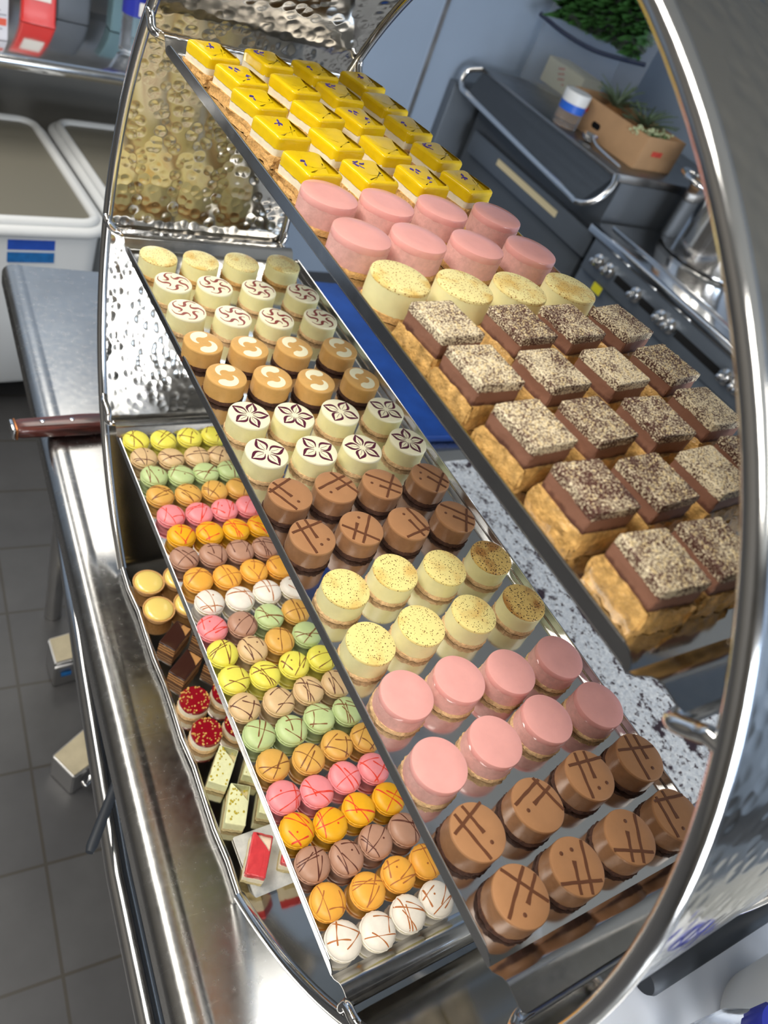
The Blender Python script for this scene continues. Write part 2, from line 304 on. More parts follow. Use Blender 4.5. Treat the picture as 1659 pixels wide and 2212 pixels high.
def quad(bm, ps): bm.faces.new([bm.verts.new(p) for p in ps])
B = bmesh.new

# ------------------------------------------------------------------ room shell
X0, X1, Y0, Y1 = -2.3, 2.78, -2.5, 2.87
bm = B(); quad(bm, [(X0, Y0, ZF), (X1, Y0, ZF), (X1, Y1, ZF), (X0, Y1, ZF)]); struct('floor', bm, M['floor'])
bm = B(); quad(bm, [(X0, Y0, ZC), (X0, Y1, ZC), (X1, Y1, ZC), (X1, Y0, ZC)]); struct('ceiling', bm, M['ceil'])
bm = B(); quad(bm, [(X0, Y1, ZF), (X1, Y1, ZF), (X1, Y1, ZC), (X0, Y1, ZC)]); struct('wall_back', bm, M['wall'])
bm = B(); quad(bm, [(X1, Y1, ZF), (X1, Y0, ZF), (X1, Y0, ZC), (X1, Y1, ZC)]); struct('wall_right', bm, M['wall'])
bm = B(); quad(bm, [(X0, Y0, ZF), (X0, Y1, ZF), (X0, Y1, ZC), (X0, Y0, ZC)]); struct('wall_left', bm, M['wall_dark'])
bm = B(); quad(bm, [(X1, Y0, ZF), (X0, Y0, ZF), (X0, Y0, ZC), (X1, Y0, ZC)]); struct('wall_front', bm, M['wall_dark'])
bm = B(); box(bm, (1.79, Y1 - 0.003, 0.1), (0.02, 0.006, 2.6)); struct('trim_1', bm, M['dull'])
bm = B()
for (c, s) in (((0.42, -2.43, 0.84), (1.46, 0.12, 0.08)), ((0.42, -2.43, -0.94), (1.46, 0.12, 0.08)), ((-0.27, -2.43, -0.05), (0.08, 0.12, 1.7)), ((1.11, -2.43, -0.05), (0.08, 0.12, 1.7))): box(bm, c, s)
struct('window_1', bm, M['white_plastic'])
bm = B()
for (c, s) in (((1.8, -2.43, 0.74), (0.91, 0.12, 0.08)), ((1.8, -2.43, -0.34), (0.91, 0.12, 0.08)), ((1.385, -2.43, 0.2), (0.08, 0.12, 1.0)), ((2.215, -2.43, 0.2), (0.08, 0.12, 1.0))): box(bm, c, s)
struct('added_window_2', bm, M['white_plastic'])  # unseen frame added around the blue glint lamp
for i, (x, y, p) in enumerate(PANELS):
    t = thing('ceiling_light', 'flat ceiling light panel above %s' % ('the aisle in front of the work table', 'the aisle near the front wall', 'the corner near the front wall and range', 'the middle of the back table', 'the left end of the back table')[i], 'ceiling light', (x, y, ZC), 0, 'ceiling lights')
    bm = B(); box(bm, (0, 0, -0.02), (0.62, 1.22, 0.04), 0.004); obj('housing', bm, M['white_plastic'], t)

# ------------------------------------------------------------------ steel work table carrying the stand
TZ = -0.345; TROT = math.radians(-3.35)
tab = thing('work_table', 'scratched stainless steel work table with a rolled front edge under the pastry stand', 'table', (-0.106, 0.0, TZ), TROT)
bm = B(); Lf, Ln, D = 1.315, -0.75, 0.98
prof = [(D, -0.03), (D, 0), (0.034, 0.0), (0.030, 0.0), (0.026, 0.0012), (0.018, 0.0005)] + [(0.018 - 0.018 * math.sin(a), -0.018 + 0.0185 * math.cos(a)) for a in [PI / 2 * k / 7 for k in range(1, 8)]] + [(0.0, -0.038), (0.006, -0.042), (0.02, -0.042), (0.022, -0.03)]
rows = [[bm.verts.new((x, y, z)) for (x, z) in prof] for y in (Ln, Lf - 0.004, Lf)]
for a, b in zip(rows, rows[1:]):
    for i in range(len(a)): bm.faces.new((a[i], a[(i + 1) % len(a)], b[(i + 1) % len(b)], b[i]))
bm.faces.new(rows[0][::-1]); bm.faces.new(rows[-1])
obj('table_top', bm, M['table'], tab)
bm = B(); box(bm, (0.06, (Lf + Ln) / 2, -0.075), (0.012, Lf - Ln - 0.06, 0.07), 0.002); obj('apron', bm, M['dark_steel'], tab)
for (x, y) in ((0.115, 1.19), (0.115, -0.68), (0.92, 1.22), (0.92, -0.68)):
    bm = B(); tube(bm, [(x, y, ZF - TZ + 0.001), (x, y, -0.035)], 0.019, 16); obj('leg', bm, M['dull'], tab)
bm = B(); tube(bm, [(0.058, 1.1, -0.205), (0.030, 0.586, -0.205), (0.018, 0.305, -0.205), (0.018, 0.12, -0.205), (0.018, -0.6, -0.205)], 0.0145, 18); obj('front_rail', bm, M['polish'], tab)
bm = B(); box(bm, (0.52, 0.27, -0.55), (0.72, 1.8, 0.02), 0.004); obj('undershelf', bm, M['dark_steel'], tab)

# ------------------------------------------------------------------ round hammered stand
CYc, CZc, RR = 0.3863, 0.0383, 0.431
XA, XB, ZB0 = -0.013, 0.205, -0.3375
stand = thing('pastry_stand', 'hoop-shaped hammered steel pastry stand holding three long trays', 'stand', (0, 0, 0))
a0 = math.acos((CZc - ZB0) / RR)     # half angle of the flat foot
arc = []
n = 150
for k in range(n + 1):
    a = -PI / 2 + a0 + (2 * PI - 2 * a0) * k / n
    arc.append((CYc + RR * math.cos(a), CZc + RR * math.sin(a)))
full = [(x, y) for x, y in arc]
ya, yb = arc[-1][0], arc[0][0]
foot = [(ya + (yb - ya) * k / 12, ZB0) for k in range(1, 12)]
loop = full + foot
bm = B(); NX = 8; th = 0.0014
def ringverts(dr):
    out = []
    for (y, z) in loop:
        dy, dz = y - CYc, z - CZc; L = math.hypot(dy, dz); s = (L - dr) / L
        out.append([bm.verts.new((XA + 0.003 + (XB - XA - 0.006) * j / NX, CYc + dy * s, CZc + dz * s)) for j in range(NX + 1)])
    return out
A_, B_ = ringverts(0), ringverts(th)
m_ = len(loop)
for V in (A_, B_):
    for i in range(m_):
        for j in range(NX): bm.faces.new((V[i][j], V[(i + 1) % m_][j], V[(i + 1) % m_][j + 1], V[i][j + 1]))
for j in (0, NX):
    for i in range(m_): bm.faces.new((A_[i][j], A_[(i + 1) % m_][j], B_[(i + 1) % m_][j], B_[i][j]))
obj('hammered_panel', bm, M['hammered'], stand)
for x in (XA, XB):
    bm = B(); tube(bm, [(x, y, z) for (y, z) in arc], 0.0055, 14); obj('rim_tube', bm, M['polish'], stand)
    bm = B(); tube(bm, [(x + 0.0012 * math.sin(k * 2.1), y, z + 0.002 + 0.0006 * math.sin(k * 3.3)) for k, (y, z) in enumerate([arc[-1]] + foot + [arc[0]])], 0.0032, 10); obj('foot_hem', bm, M['polish'], stand)

# ------------------------------------------------------------------ trays
TR = {'top': (-0.0079, 0.0575, 0.7236, 0.2268, 0.030), 'mid': (-0.0011, 0.0, 0.780, 0.0, 0.032), 'bot': (-0.0100, 0.0597, 0.6930, -0.203, 0.026)}
TW, LIP = 0.2105, 0.0085
def ring_y(z, near, r=RR): h = math.sqrt(r * r - (z - CZc) ** 2); return CYc - h if near else CYc + h
def tray(key, label):
    x0, ya, yb, z, fl = TR[key]; t = thing('pastry_tray', label, 'tray', (x0, ya, z), 0, 'mirror trays on the stand'); L = yb - ya
    bm = B(); bx = 0.002
    box(bm, (TW / 2, L / 2, -0.0008), (TW, L, 0.0016)); obj('mirror_floor', bm, M['mirror'], t, smooth=False)
    for s in (0, 1):
        bm = B(); xs = 0 if s == 0 else TW; e = -0.0009 if s == 0 else 0.0009; rr = 0.011
        ys = [(0.0, 0.0)] + [(rr - rr * math.cos(a), LIP * math.sin(a)) for a in [PI / 2 * k / 6 for k in range(1, 7)]]
        outl = ys + [(L - y, zz) for (y, zz) in ys[::-1]]
        va = [bm.verts.new((xs, y, zz)) for (y, zz) in outl]; vb = [bm.verts.new((xs + e, y, zz)) for (y, zz) in outl]
        bm.faces.new(va); bm.faces.new(vb[::-1])
        for i in range(len(va)): k = (i + 1) % len(va); bm.faces.new((va[i], va[k], vb[k], vb[i]))
        tube(bm, [(xs, 0.004, 0.0002), (xs, L - 0.004, 0.0002)], 0.0009, 8); tube(bm, [(xs, 0.010, LIP), (xs, L - 0.010, LIP)], 0.0008, 8)
        obj('side_lip', bm, M['lip'], t)
    for s in (0, 1):
        bm = B(); p = [(0, 0), (0.003, 0.0015), (0.008, 0.0085), (0.011, 0.0105), (0.014, 0.0112), (0.02, 0.0105), (fl - 0.003, 0.0095), (fl, 0.0055), (fl + 0.0005, 0.0025)]
        up = [[bm.verts.new((x, -y if s == 0 else L + y, zz)) for (y, zz) in p] for x in (0, TW)]
        dn = [[bm.verts.new((x, -y if s == 0 else L + y, zz - 0.001)) for (y, zz) in p] for x in (0, TW)]
        for i in range(len(p) - 1):
            bm.faces.new((up[0][i], up[0][i + 1], up[1][i + 1], up[1][i])); bm.faces.new((dn[0][i], dn[0][i + 1], dn[1][i + 1], dn[1][i]))
            for q in (0, 1): bm.faces.new((up[q][i], up[q][i + 1], dn[q][i + 1], dn[q][i]))
        for i in (0, len(p) - 1): bm.faces.new((up[0][i], up[1][i], dn[1][i], dn[0][i]))
        obj('end_flange', bm, M['lip'], t)
    for near in (True, False):      # rod of the stand that carries this flange
        bm = B(); sg = -1 if near else 1; yf = (ya if near else yb) + sg * (fl - 0.004); zr = z + 0.0035; r = 0.0042
        yr = ring_y(z, near); yr2 = ring_y(z + 0.016, near)
        pts = [(XA + 0.001, yr2, z + 0.018), (XA - 0.002, (yr2 * 2 + yf) / 3, z + 0.020), (XA - 0.001, (yr + 2 * yf) / 3, z + 0.015), (x0 - 0.005, yf + sg * 0.002, z + 0.0075), (x0 + 0.004, yf, zr + 0.0015), (x0 + 0.016, yf, zr)]
        P = bez(pts, 7); Q = [(x0 + TW - (p.x - x0) if p.x > x0 else XB - (p.x - XA) * 0.6, p.y, p.z) for p in P][::-1]
        tube(bm, [tuple(p) for p in P] + Q, r, 12); obj('support_rod', bm, M['chrome'], stand)
    return t
tray('top', 'upper mirror tray of the stand, holding yellow, pink and chocolate squares')
tray('mid', 'middle mirror tray of the stand, filled with round mini cheesecakes')
tray('bot', 'lower mirror tray of the stand, filled with coloured macarons')

# ------------------------------------------------------------------ pastries
MID = [[(0.0194, 0.7333), (0.0667, 0.7309), (0.1164, 0.7332), (0.1708, 0.7358)], [(0.0199, 0.6823), (0.0652, 0.6803), (0.1158, 0.6775), (0.1697, 0.6744)], [(0.0185, 0.6319), (0.0656, 0.6238), (0.1147, 0.6227), (0.1695, 0.6244)], [(0.0171, 0.5773), (0.0632, 0.5703), (0.1139, 0.5709), (0.1681, 0.5698)], [(0.0221, 0.5251), (0.0689, 0.5219), (0.1143, 0.5157), (0.1688, 0.5173)], [(0.0232, 0.4681), (0.0676, 0.4646), (0.1184, 0.4669), (0.1718, 0.4673)], [(0.0204, 0.4182), (0.0694, 0.4171), (0.1168, 0.415), (0.1721, 0.4198)], [(0.0214, 0.3674), (0.0668, 0.3697), (0.1141, 0.3677), (0.1689, 0.3694)], [(0.0205, 0.3192), (0.0679, 0.321), (0.1151, 0.3187), (0.1673, 0.3189)], [(0.0248, 0.2648), (0.0746, 0.2712), (0.1225, 0.2668), (0.1749, 0.2683)], [(0.0207, 0.2136), (0.0697, 0.2184), (0.1216, 0.2178), (0.1763, 0.2176)], [(0.0266, 0.1675), (0.0744, 0.1677), (0.1211, 0.1618), (0.1738, 0.162)], [(0.0224, 0.1138), (0.0732, 0.1156), (0.126, 0.1184), (0.1797, 0.1153)], [(0.0234, 0.0661), (0.0761, 0.0664), (0.1302, 0.0706), (0.1825, 0.0684)], [(0.0283, 0.0229), (0.0775, 0.0231), (0.13, 0.0244), (0.1795, 0.0233)]]
PINKTOP = [[(0.0142, 0.433), (0.0621, 0.4324), (0.1142, 0.4353), (0.1693, 0.4357)], [(0.0142, 0.3818), (0.0617, 0.3839), (0.1142, 0.3839), (0.1677, 0.3839)]]
DUSTTOP = [[(0.0163, 0.3308), (0.0645, 0.3258), (0.1149, 0.3281), (0.1683, 0.3327)]]
YEL = [[(0.016, 0.6773), (0.0722, 0.6879), (0.1197, 0.6882), (0.1733, 0.6892)], [(0.0245, 0.6309), (0.0766, 0.6366), (0.1235, 0.6402), (0.1727, 0.6405)], [(0.0221, 0.5837), (0.0748, 0.5835), (0.1184, 0.5873), (0.1728, 0.5923)], [(0.0202, 0.5331), (0.0665, 0.5296), (0.1149, 0.5322), (0.1733, 0.5402)], [(0.0199, 0.4757), (0.0706, 0.4778), (0.1241, 0.4841), (0.1726, 0.4885)]]
CHO = [[(0.0135, 0.2744), (0.0727, 0.2744), (0.1192, 0.2774), (0.1697, 0.2796)], [(0.0135, 0.2321), (0.0634, 0.2286), (0.1175, 0.2303), (0.172, 0.2337)], [(0.0143, 0.1839), (0.062, 0.184), (0.1125, 0.1831), (0.1676, 0.1893)], [(0.0195, 0.1377), (0.0653, 0.1369), (0.1163, 0.1379), (0.1620, 0.1446)], [(0.0224, 0.0899), (0.0664, 0.0902)]]
MACP = [[(0.0074, 0.6762), (0.0404, 0.6746), (0.0744, 0.6764), (0.106, 0.6769)], [(0.008, 0.6451), (0.0398, 0.6411), (0.0724, 0.6411), (0.1014, 0.64)], [(0.0109, 0.6137), (0.0427, 0.6108), (0.0737, 0.6117), (0.1047, 0.6121)], [(0.0085, 0.5813), (0.0412, 0.5791), (0.0742, 0.5806), (0.1049, 0.581)], [(0.0112, 0.5489), (0.0438, 0.5476), (0.0752, 0.549), (0.106, 0.5499)], [(0.0132, 0.5177), (0.0459, 0.5169), (0.0777, 0.5164), (0.1082, 0.5171)], [(0.0062, 0.4861), (0.0388, 0.4848), (0.0704, 0.4844), (0.1013, 0.484)], [(0.0115, 0.4545), (0.0433, 0.4521), (0.0756, 0.4541), (0.1072, 0.454)], [(0.0131, 0.423), (0.0463, 0.4205), (0.0790, 0.4231), (0.1111, 0.4224)], [(0.0050, 0.3911), (0.0371, 0.3886), (0.0687, 0.3918), (0.1002, 0.3916)], [(0.0047, 0.3597), (0.036, 0.3569), (0.0679, 0.3603), (0.0998, 0.3605)], [(0.0050, 0.3283), (0.0371, 0.3254), (0.0711, 0.3289), (0.1028, 0.3286)], [(0.0042, 0.2970), (0.0389, 0.2934), (0.0734, 0.2970), (0.1051, 0.2965)], [(0.007, 0.2657), (0.0387, 0.2615), (0.0708, 0.2654), (0.1024, 0.2642)], [(0.0083, 0.2342), (0.0431, 0.2296), (0.0757, 0.2338), (0.1077, 0.2326)], [(0.0058, 0.2029), (0.0372, 0.1980), (0.0686, 0.2020), (0.1001, 0.2010)], [(0.0053, 0.1718), (0.0363, 0.1663), (0.0677, 0.1701), (0.1002, 0.1695)], [(0.0064, 0.1403), (0.0371, 0.1349), (0.0691, 0.1382), (0.1009, 0.1383)], [(0.0062, 0.1084), (0.0429, 0.1037), (0.0757, 0.1059), (0.106, 0.1063)], [(0.0055, 0.0771), (0.0361, 0.0724), (0.0678, 0.0743), (0.0985, 0.0749)]]
COL = ['leftmost', 'second from left', 'third from left', 'rightmost']
def crustjit(seed, amp):
    rr = random.Random(seed); tab_ = [rr.uniform(-1, 1) for _ in range(97)]
    def f(r, z, a):
        k = int(a * 9.3 + z * 9000) % 97
        return r + amp * tab_[k] * (1 if r > 0.01 else 0), z
    return f
def flat(z): return lambda x, y: z
def circle_cake(kind):
    """list of (part name, mesh) variants for one kind of mini cheesecake"""
    out = []
    R_, H = (0.0205, 0.0225) if kind == 'pink_big' else (0.0200, 0.0225) if kind == 'dust' else (0.0193, 0.0222)
    if kind == 'pink': R_ = 0.0203
    rr = random.Random(kind)
    basem, fillm, topm = {'pink': ('crumb_pale', 'pinkfill', 'pinkglaze'), 'pink_big': ('crumb', 'pinkfill', 'pinkglaze'), 'dust': ('crumb', 'cream', 'dust'), 'red': ('crumb_pale', 'cream', 'creamtop'), 'caramel': ('crumb_dark', 'caramel', 'caramel'),
                          'purple': ('crumb_pale', 'cream', 'creamtop'), 'choc': ('crumb_dark', 'choc', 'choctop'), 'brulee': ('crumb_pale', 'cream', 'brulee')}[kind]
    for v in range(4):
        pl = []
        bm = B(); lathe(bm, [(R_ * 0.99, 0), (R_ * 1.02, 0.0012), (R_ * 1.03, 0.0028), (R_ * 1.0, 0.0046)], 64, jit=crustjit('%s%d' % (kind, v), 0.0007)); pl.append(('base', mesh('base', bm, M[basem])))
        zt = H - (0.005 if kind.startswith('pink') else 0.0022)
        bm = B(); lathe(bm, [(R_ * 0.985, 0.0042), (R_ * 1.0, 0.006), (R_ * 1.0, zt)], 56, jit=crustjit('f%s%d' % (kind, v), 0.00012)); pl.append(('filling', mesh('filling', bm, M[fillm])))
        bm = B(); e = 0.0012
        lathe(bm, [(R_ * 1.0, zt - 0.0002), (R_ * 1.004, zt + 0.0006), (R_ * 1.0, H - e), (R_ - e * 0.3, H - e * 0.3), (R_ - e, H), (R_ * 0.5, H + 0.0001), (0.001, H + 0.0001)], 56); pl.append(('topping', mesh('topping', bm, M['brulee2'] if kind == 'brulee' and v == 3 else M[topm])))
        bm = B(); zf = flat(H + 0.0001); deco = None
        if kind == 'choc':
            a = rr.uniform(-0.15, 0.15); q = R_ * 0.97
            def chord(x): return math.sqrt(max(0, q * q - x * x))
            x1, x2, y3 = -0.32 * R_, 0.12 * R_, 0.52 * R_
            if v == 1: x1, x2, y3 = -0.55 * R_, -0.12 * R_, 0.62 * R_
            if v == 2: x1, x2, y3 = -0.2 * R_, 0.25 * R_, 0.35 * R_
            lines = [[(x1 + 0.00012 * math.sin(k), -chord(x1) * 0.96 + k / 14 * 1.92 * chord(x1)) for k in range(15)]]
            ribbon(bm, lines[0], lambda t: 0.0021 + 0.0002 * math.sin(t * 17), zf)
            ribbon(bm, [(x2 + 0.0001 * math.sin(k * 1.7), -0.15 * R_ + k / 10 * (chord(x2) * 0.96 + 0.15 * R_)) for k in range(11)], lambda t: 0.0031 - 0.0011 * min(1, t * 3), zf)
            ribbon(bm, [(-chord(y3) * 0.97 + k / 12 * 1.94 * chord(y3), y3 + a * 0.02 * (k - 6) / 6 + 0.0001 * math.sin(k * 1.3)) for k in range(13)], 0.0020, zf, 0.0004)
            for (dx, dy) in ((x2, -0.52 * R_),) + (((0.55 * R_, -0.35 * R_),) if v == 0 else ()):
                lathe(bm, [(0.0014, H - 0.0002), (0.0014, H + 0.0003), (0.0008, H + 0.0006)], 14, (dx, dy, 0))
            deco = 'chocdark'
        elif kind == 'red':
            for k in range(5):      # hooked strokes meeting in a star
                b0 = 2 * PI * k / 5 + rr.uniform(-.12, .12); Q = []
                for (r, aa) in ((0.86, -0.75), (0.84, -0.35), (0.66, 0.0), (0.44, 0.10), (0.33, 0.45), (0.46, 0.75), (0.60, 0.72)): Q.append((R_ * r * math.cos(b0 + aa), R_ * r * math.sin(b0 + aa), 0))
                P = bez(Q, 4); ribbon(bm, [(p.x, p.y) for p in P], (lambda ph: lambda t: 0.0006 + 0.0026 * math.sin(PI * t) ** 2.5 + 0.0003 * math.sin(t * 9 + ph) ** 2)(k), zf, 0.0001)
            deco = 'swirlred'
        elif kind == 'purple':
            n_ = 5 if v % 2 else 4
            for k in range(n_):
                b0 = 2 * PI * k / n_ + rr.uniform(-.1, .1); ww = 0.62 if n_ == 4 else 0.5
                for sd in (-1, 1):
                    Q = [(R_ * r * math.cos(b0 + sd * aa * ww), R_ * r * math.sin(b0 + sd * aa * ww), 0) for (r, aa) in ((0.16, 0.5), (0.42, 0.92), (0.60, 0.66), (0.78, 0.20), (0.93, 0.0))]
                    P = bez(Q, 4); ribbon(bm, [(p.x, p.y) for p in P], lambda t: 0.0005 + 0.0023 * math.sin(PI * min(1, t * 0.95)) ** 1.6, zf, 0.0001)
                ribbon(bm, [(R_ * 0.2 * math.cos(b0), R_ * 0.2 * math.sin(b0)), (R_ * 0.62 * math.cos(b0), R_ * 0.62 * math.sin(b0))], 0.0004, zf, 0.0001)
            deco = 'swirlpurple'
        elif kind == 'caramel':
            for s in (0, PI):
                P = []
                for i in range(29):
                    t = i / 28; r = R_ * (0.58 + 0.10 * math.sin(PI * t) - 0.30 * t * t); aa = s + 0.1 + 2.5 * t; P.append((r * math.cos(aa), r * math.sin(aa)))
                ribbon(bm, P, lambda t: 0.0003 + 0.0100 * (math.sqrt(max(0, 1 - (1 - min(1, t / 0.2)) ** 2)) * (1 - max(0, t - 0.15) / 0.85) ** 0.8), zf, 0.0001)
            deco = 'creamtop'
        if deco: pl.append(('swirl' if kind != 'choc' else 'drizzle', mesh('decoration', bm, M[deco])))
        else: bm.free()
        out.append(pl)
    return out
CK = {k: circle_cake(k) for k in ('pink', 'pink_big', 'dust', 'red', 'caramel', 'purple', 'choc', 'brulee')}
def place(name, label, cat, group, parts, loc, rz):
    t = thing(name, label, cat, loc, rz, group)
    for n_, me in parts: part(n_, me, t)
    return t
KINDS = ['dust', 'red', 'red', 'caramel', 'caramel', 'purple', 'purple', 'choc', 'choc', 'brulee', 'brulee', 'pink', 'pink', 'choc', 'choc']
ROWN = ['single row', 'far row', 'near row', 'far row', 'near row', 'far row', 'near row', 'farthest chocolate row', 'second chocolate row', 'far row', 'near row', 'far row', 'near row', 'third chocolate row', 'nearest chocolate row']
DESC = {'dust': 'nutmeg dusted cream cheesecake', 'red': 'cream cheesecake with red swirls', 'caramel': 'caramel cheesecake with cream swirls', 'purple': 'cream cheesecake with purple petals', 'choc': 'milk chocolate drizzled cheesecake', 'brulee': 'scorched speckled cream cheesecake', 'pink': 'pink glazed cheesecake'}
ROT = {7: [0.5, -1.2, -2.2, -2.5], 8: [0.1, 2.5, -2.9, -2.3], 13: [0.25, -1.25, -0.25, -0.15], 14: [-0.9, 2.7, 2.6, -0.15]}
zT, zM, zB = TR['top'][3] + 0.0003, TR['mid'][3] + 0.0003, TR['bot'][3] + 0.0003
for i, row in enumerate(MID):
    k = KINDS[i]
    for j, (x, y) in enumerate(row):
        v = (i * 3 + j * 2 + (j // 2)) % 4 if k != 'brulee' else ([0, 0, 1, 3] if i == 9 else [1, 0, 2, 3])[j]
        rz = ROT[i][j] if i in ROT else RND.uniform(0, 6.28)
        if k == 'caramel': rz = 0.7 + RND.uniform(-.25, .25)
        place('mini_cheesecake', '%s, %s in %s%s, middle tray' % (DESC[k], COL[j], ROWN[i], '' if k == 'choc' else ' of its kind'), 'cheesecake', DESC[k] + 's on the middle tray', CK[k][v], (x, y, zM), rz)
for i, row in enumerate(PINKTOP):
    for j, (x, y) in enumerate(row):
        place('mini_cheesecake', 'pink glazed cheesecake, %s in %s pink row, upper tray' % (COL[j], ('far', 'near')[i]), 'cheesecake', 'pink glazed cheesecakes on the upper tray', CK['pink_big'][(i + j * 3) % 4], (x, y, zT), RND.uniform(0, 6.28))
for j, (x, y) in enumerate(DUSTTOP[0]):
    place('mini_cheesecake', 'nutmeg dusted cream cheesecake, %s in the only cream row, upper tray' % COL[j], 'cheesecake', 'dusted cheesecakes on the upper tray', CK['dust'][j], (x, y, zT), RND.uniform(0, 6.28))

def rough_box(bm, hx, hy, z0, z1, r, amp, seed, top_round=0.0, n=5, bulge=0.0):
    rr = random.Random(seed)
    sub = 4; secs = []
    for k in range(sub + 1):
        t = k / sub; secs.append((z0 + (z1 - z0 - top_round) * t, hx + bulge * math.sin(PI * t), hy + bulge * math.sin(PI * t), r))
    if top_round:
        for a in (0.4, 0.8, 1.2): secs.append((z1 - top_round + top_round * math.sin(a), hx - top_round * (1 - math.cos(a)), hy - top_round * (1 - math.cos(a)), r))
        secs.append((z1, hx - top_round, hy - top_round, r))
        secs.append((z1 + 0.0001, (hx - top_round) * 0.5, (hy - top_round) * 0.5, r * 0.5))
    base = len(bm.verts); rings = []
    for (z, ax, ay, rd) in secs:
        pts = []
        loop_ = rrect(ax, ay, min(rd, ax * 0.9), 4)
        for i in range(len(loop_)):      # subdivide long sides
            p, q = loop_[i], loop_[(i + 1) % len(loop_)]; d = math.hypot(p[0] - q[0], p[1] - q[1]); m = 8 if d > hx * 0.6 else 1
            for s in range(m): pts.append((p[0] + (q[0] - p[0]) * s / m, p[1] + (q[1] - p[1]) * s / m))
        rings.append([bm.verts.new((x + rr.uniform(-amp, amp), y + rr.uniform(-amp, amp), z + rr.uniform(-amp, amp) * 0.5)) for x, y in pts])
    for a, b in zip(rings, rings[1:]):
        m = min(len(a), len(b))
        for i in range(m): bm.faces.new((a[i], a[(i + 1) % m], b[(i + 1) % m], b[i]))
    bm.faces.new(rings[0][::-1]); bm.faces.new(rings[-1])
def yellow_variant(v):
    hx, hy = 0.0166, 0.0188; pl = []; rr = random.Random('y%d' % v)
    bm = B(); rough_box(bm, hx * 1.04, hy * 1.04, 0, 0.0088, 0.003, 0.0013, 'a%d' % v); pl.append(('base', mesh('base', bm, M['crumb'])))
    bm = B(); rough_box(bm, hx * 0.97, hy * 0.97, 0.0080, 0.0156, 0.003, 0.0002, 'b%d' % v); pl.append(('cream_layer', mesh('cream', bm, M['cream_white'])))
    bm = B(); rough_box(bm, hx * 0.99, hy * 0.99, 0.0146, 0.0243, 0.004, 0.00022, 'c%d' % v, 0.0026); pl.append(('glaze', mesh('glaze', bm, M['lemon'])))
    if v != 3:
        bm = B()
        for g in range(1 if v in (0, 2) else 2):
            cx, cy = rr.uniform(-.008, .008), rr.uniform(-.008, .010)
            for k in range(rr.randint(2, 4)):
                a = rr.uniform(0, 6.28); l = rr.uniform(.003, .006); ox, oy = cx + rr.uniform(-.004, .004), cy + rr.uniform(-.004, .004)
                ribbon(bm, [(ox + l * t * math.cos(a + t * .6), oy + l * t * math.sin(a + t * .6)) for t in (0, .33, .66, 1)], lambda t: 0.0004 + 0.0013 * t * (1.2 - t), flat(0.0244), rr.uniform(.0003, .0012))
        pl.append(('petal_sprinkle', mesh('petals', bm, M['petal'])))
    return pl
YV = [yellow_variant(v) for v in range(5)]
ROWS5 = ['farthest', 'second', 'middle', 'fourth', 'nearest']
for i, row in enumerate(YEL):
    for j, (x, y) in enumerate(row):
        v = [[0, 1, 2, 0], [4, 3, 1, 3], [2, 3, 4, 2], [0, 3, 3, 1], [2, 1, 4, 0]][i][j]
        place('lemon_cake_square', 'yellow glazed cake square%s, %s in %s yellow row, upper tray' % (' without petals' if v == 3 else ' with violet petals', COL[j], ROWS5[i]), 'cake square', 'yellow cake squares on the upper tray', YV[v], (x, y, zT), math.radians(13 + RND.uniform(-5, 5)))
def choc_variant(v):
    hx, hy = 0.0160, 0.0172; pl = []; rr = random.Random('ch%d' % v)
    bm = B(); rough_box(bm, hx * 1.06, hy * 1.06, 0, 0.0165, 0.002, 0.0012, 'd%d' % v, bulge=0.0010); pl.append(('nut_base', mesh('nutbase', bm, M['nutbase'])))
    bm = B(); rough_box(bm, hx * 0.99, hy * 0.99, 0.0158, 0.0262, 0.0012, 0.00035, 'e%d' % v); pl.append(('ganache_layer', mesh('ganache', bm, M['ganache'])))
    bm = B(); rough_box(bm, hx, hy, 0.0257, 0.0312, 0.0012, 0.0002, 'f%d' % v, 0.0008); pl.append(('chocolate_top', mesh('choctop', bm, M['dustchoc'])))
    bm = B()
    for k in range((150, 90, 200, 60)[v]):
        x, y = rr.uniform(-.95, .95) * hx, rr.uniform(-.95, .95) * hy; s = rr.uniform(.00025, .0007); r_ = bmesh.ops.create_icosphere(bm, subdivisions=1, radius=s)
        for q in r_['verts']: q.co = Vector((q.co.x * rr.uniform(.6, 1.4) + x, q.co.y * rr.uniform(.6, 1.4) + y, q.co.z * 0.8 + 0.0313))
    me = mesh('crumbs', bm, M['nutcrumb']); pl.append(('crumb_topping', me)); return pl
CV = [choc_variant(v) for v in range(4)]
DUSTW = ['sparsely', 'thickly']
for i, row in enumerate(CHO):
    for j, (x, y) in enumerate(row):
        v = [[0, 2, 1, 3], [2, 1, 0, 2], [2, 0, 1, 3], [3, 2, 0, 1], [2, 0]][i][j]
        c = COL[j] if not (i == 4 and j == 1) else 'right one'
        t = place('chocolate_cake_square', 'chocolate topped nut square, crumb dusted, %s in %s chocolate row, upper tray' % (c, ROWS5[i]), 'cake square', 'chocolate squares on the upper tray', CV[v], (x, y, zT), math.radians([9, 6, 3, 1, 0][i] + RND.uniform(-4, 4)))
        for ch in t.children:
            if ch.name.startswith('crumb_topping'): ch['kind'] = 'stuff'

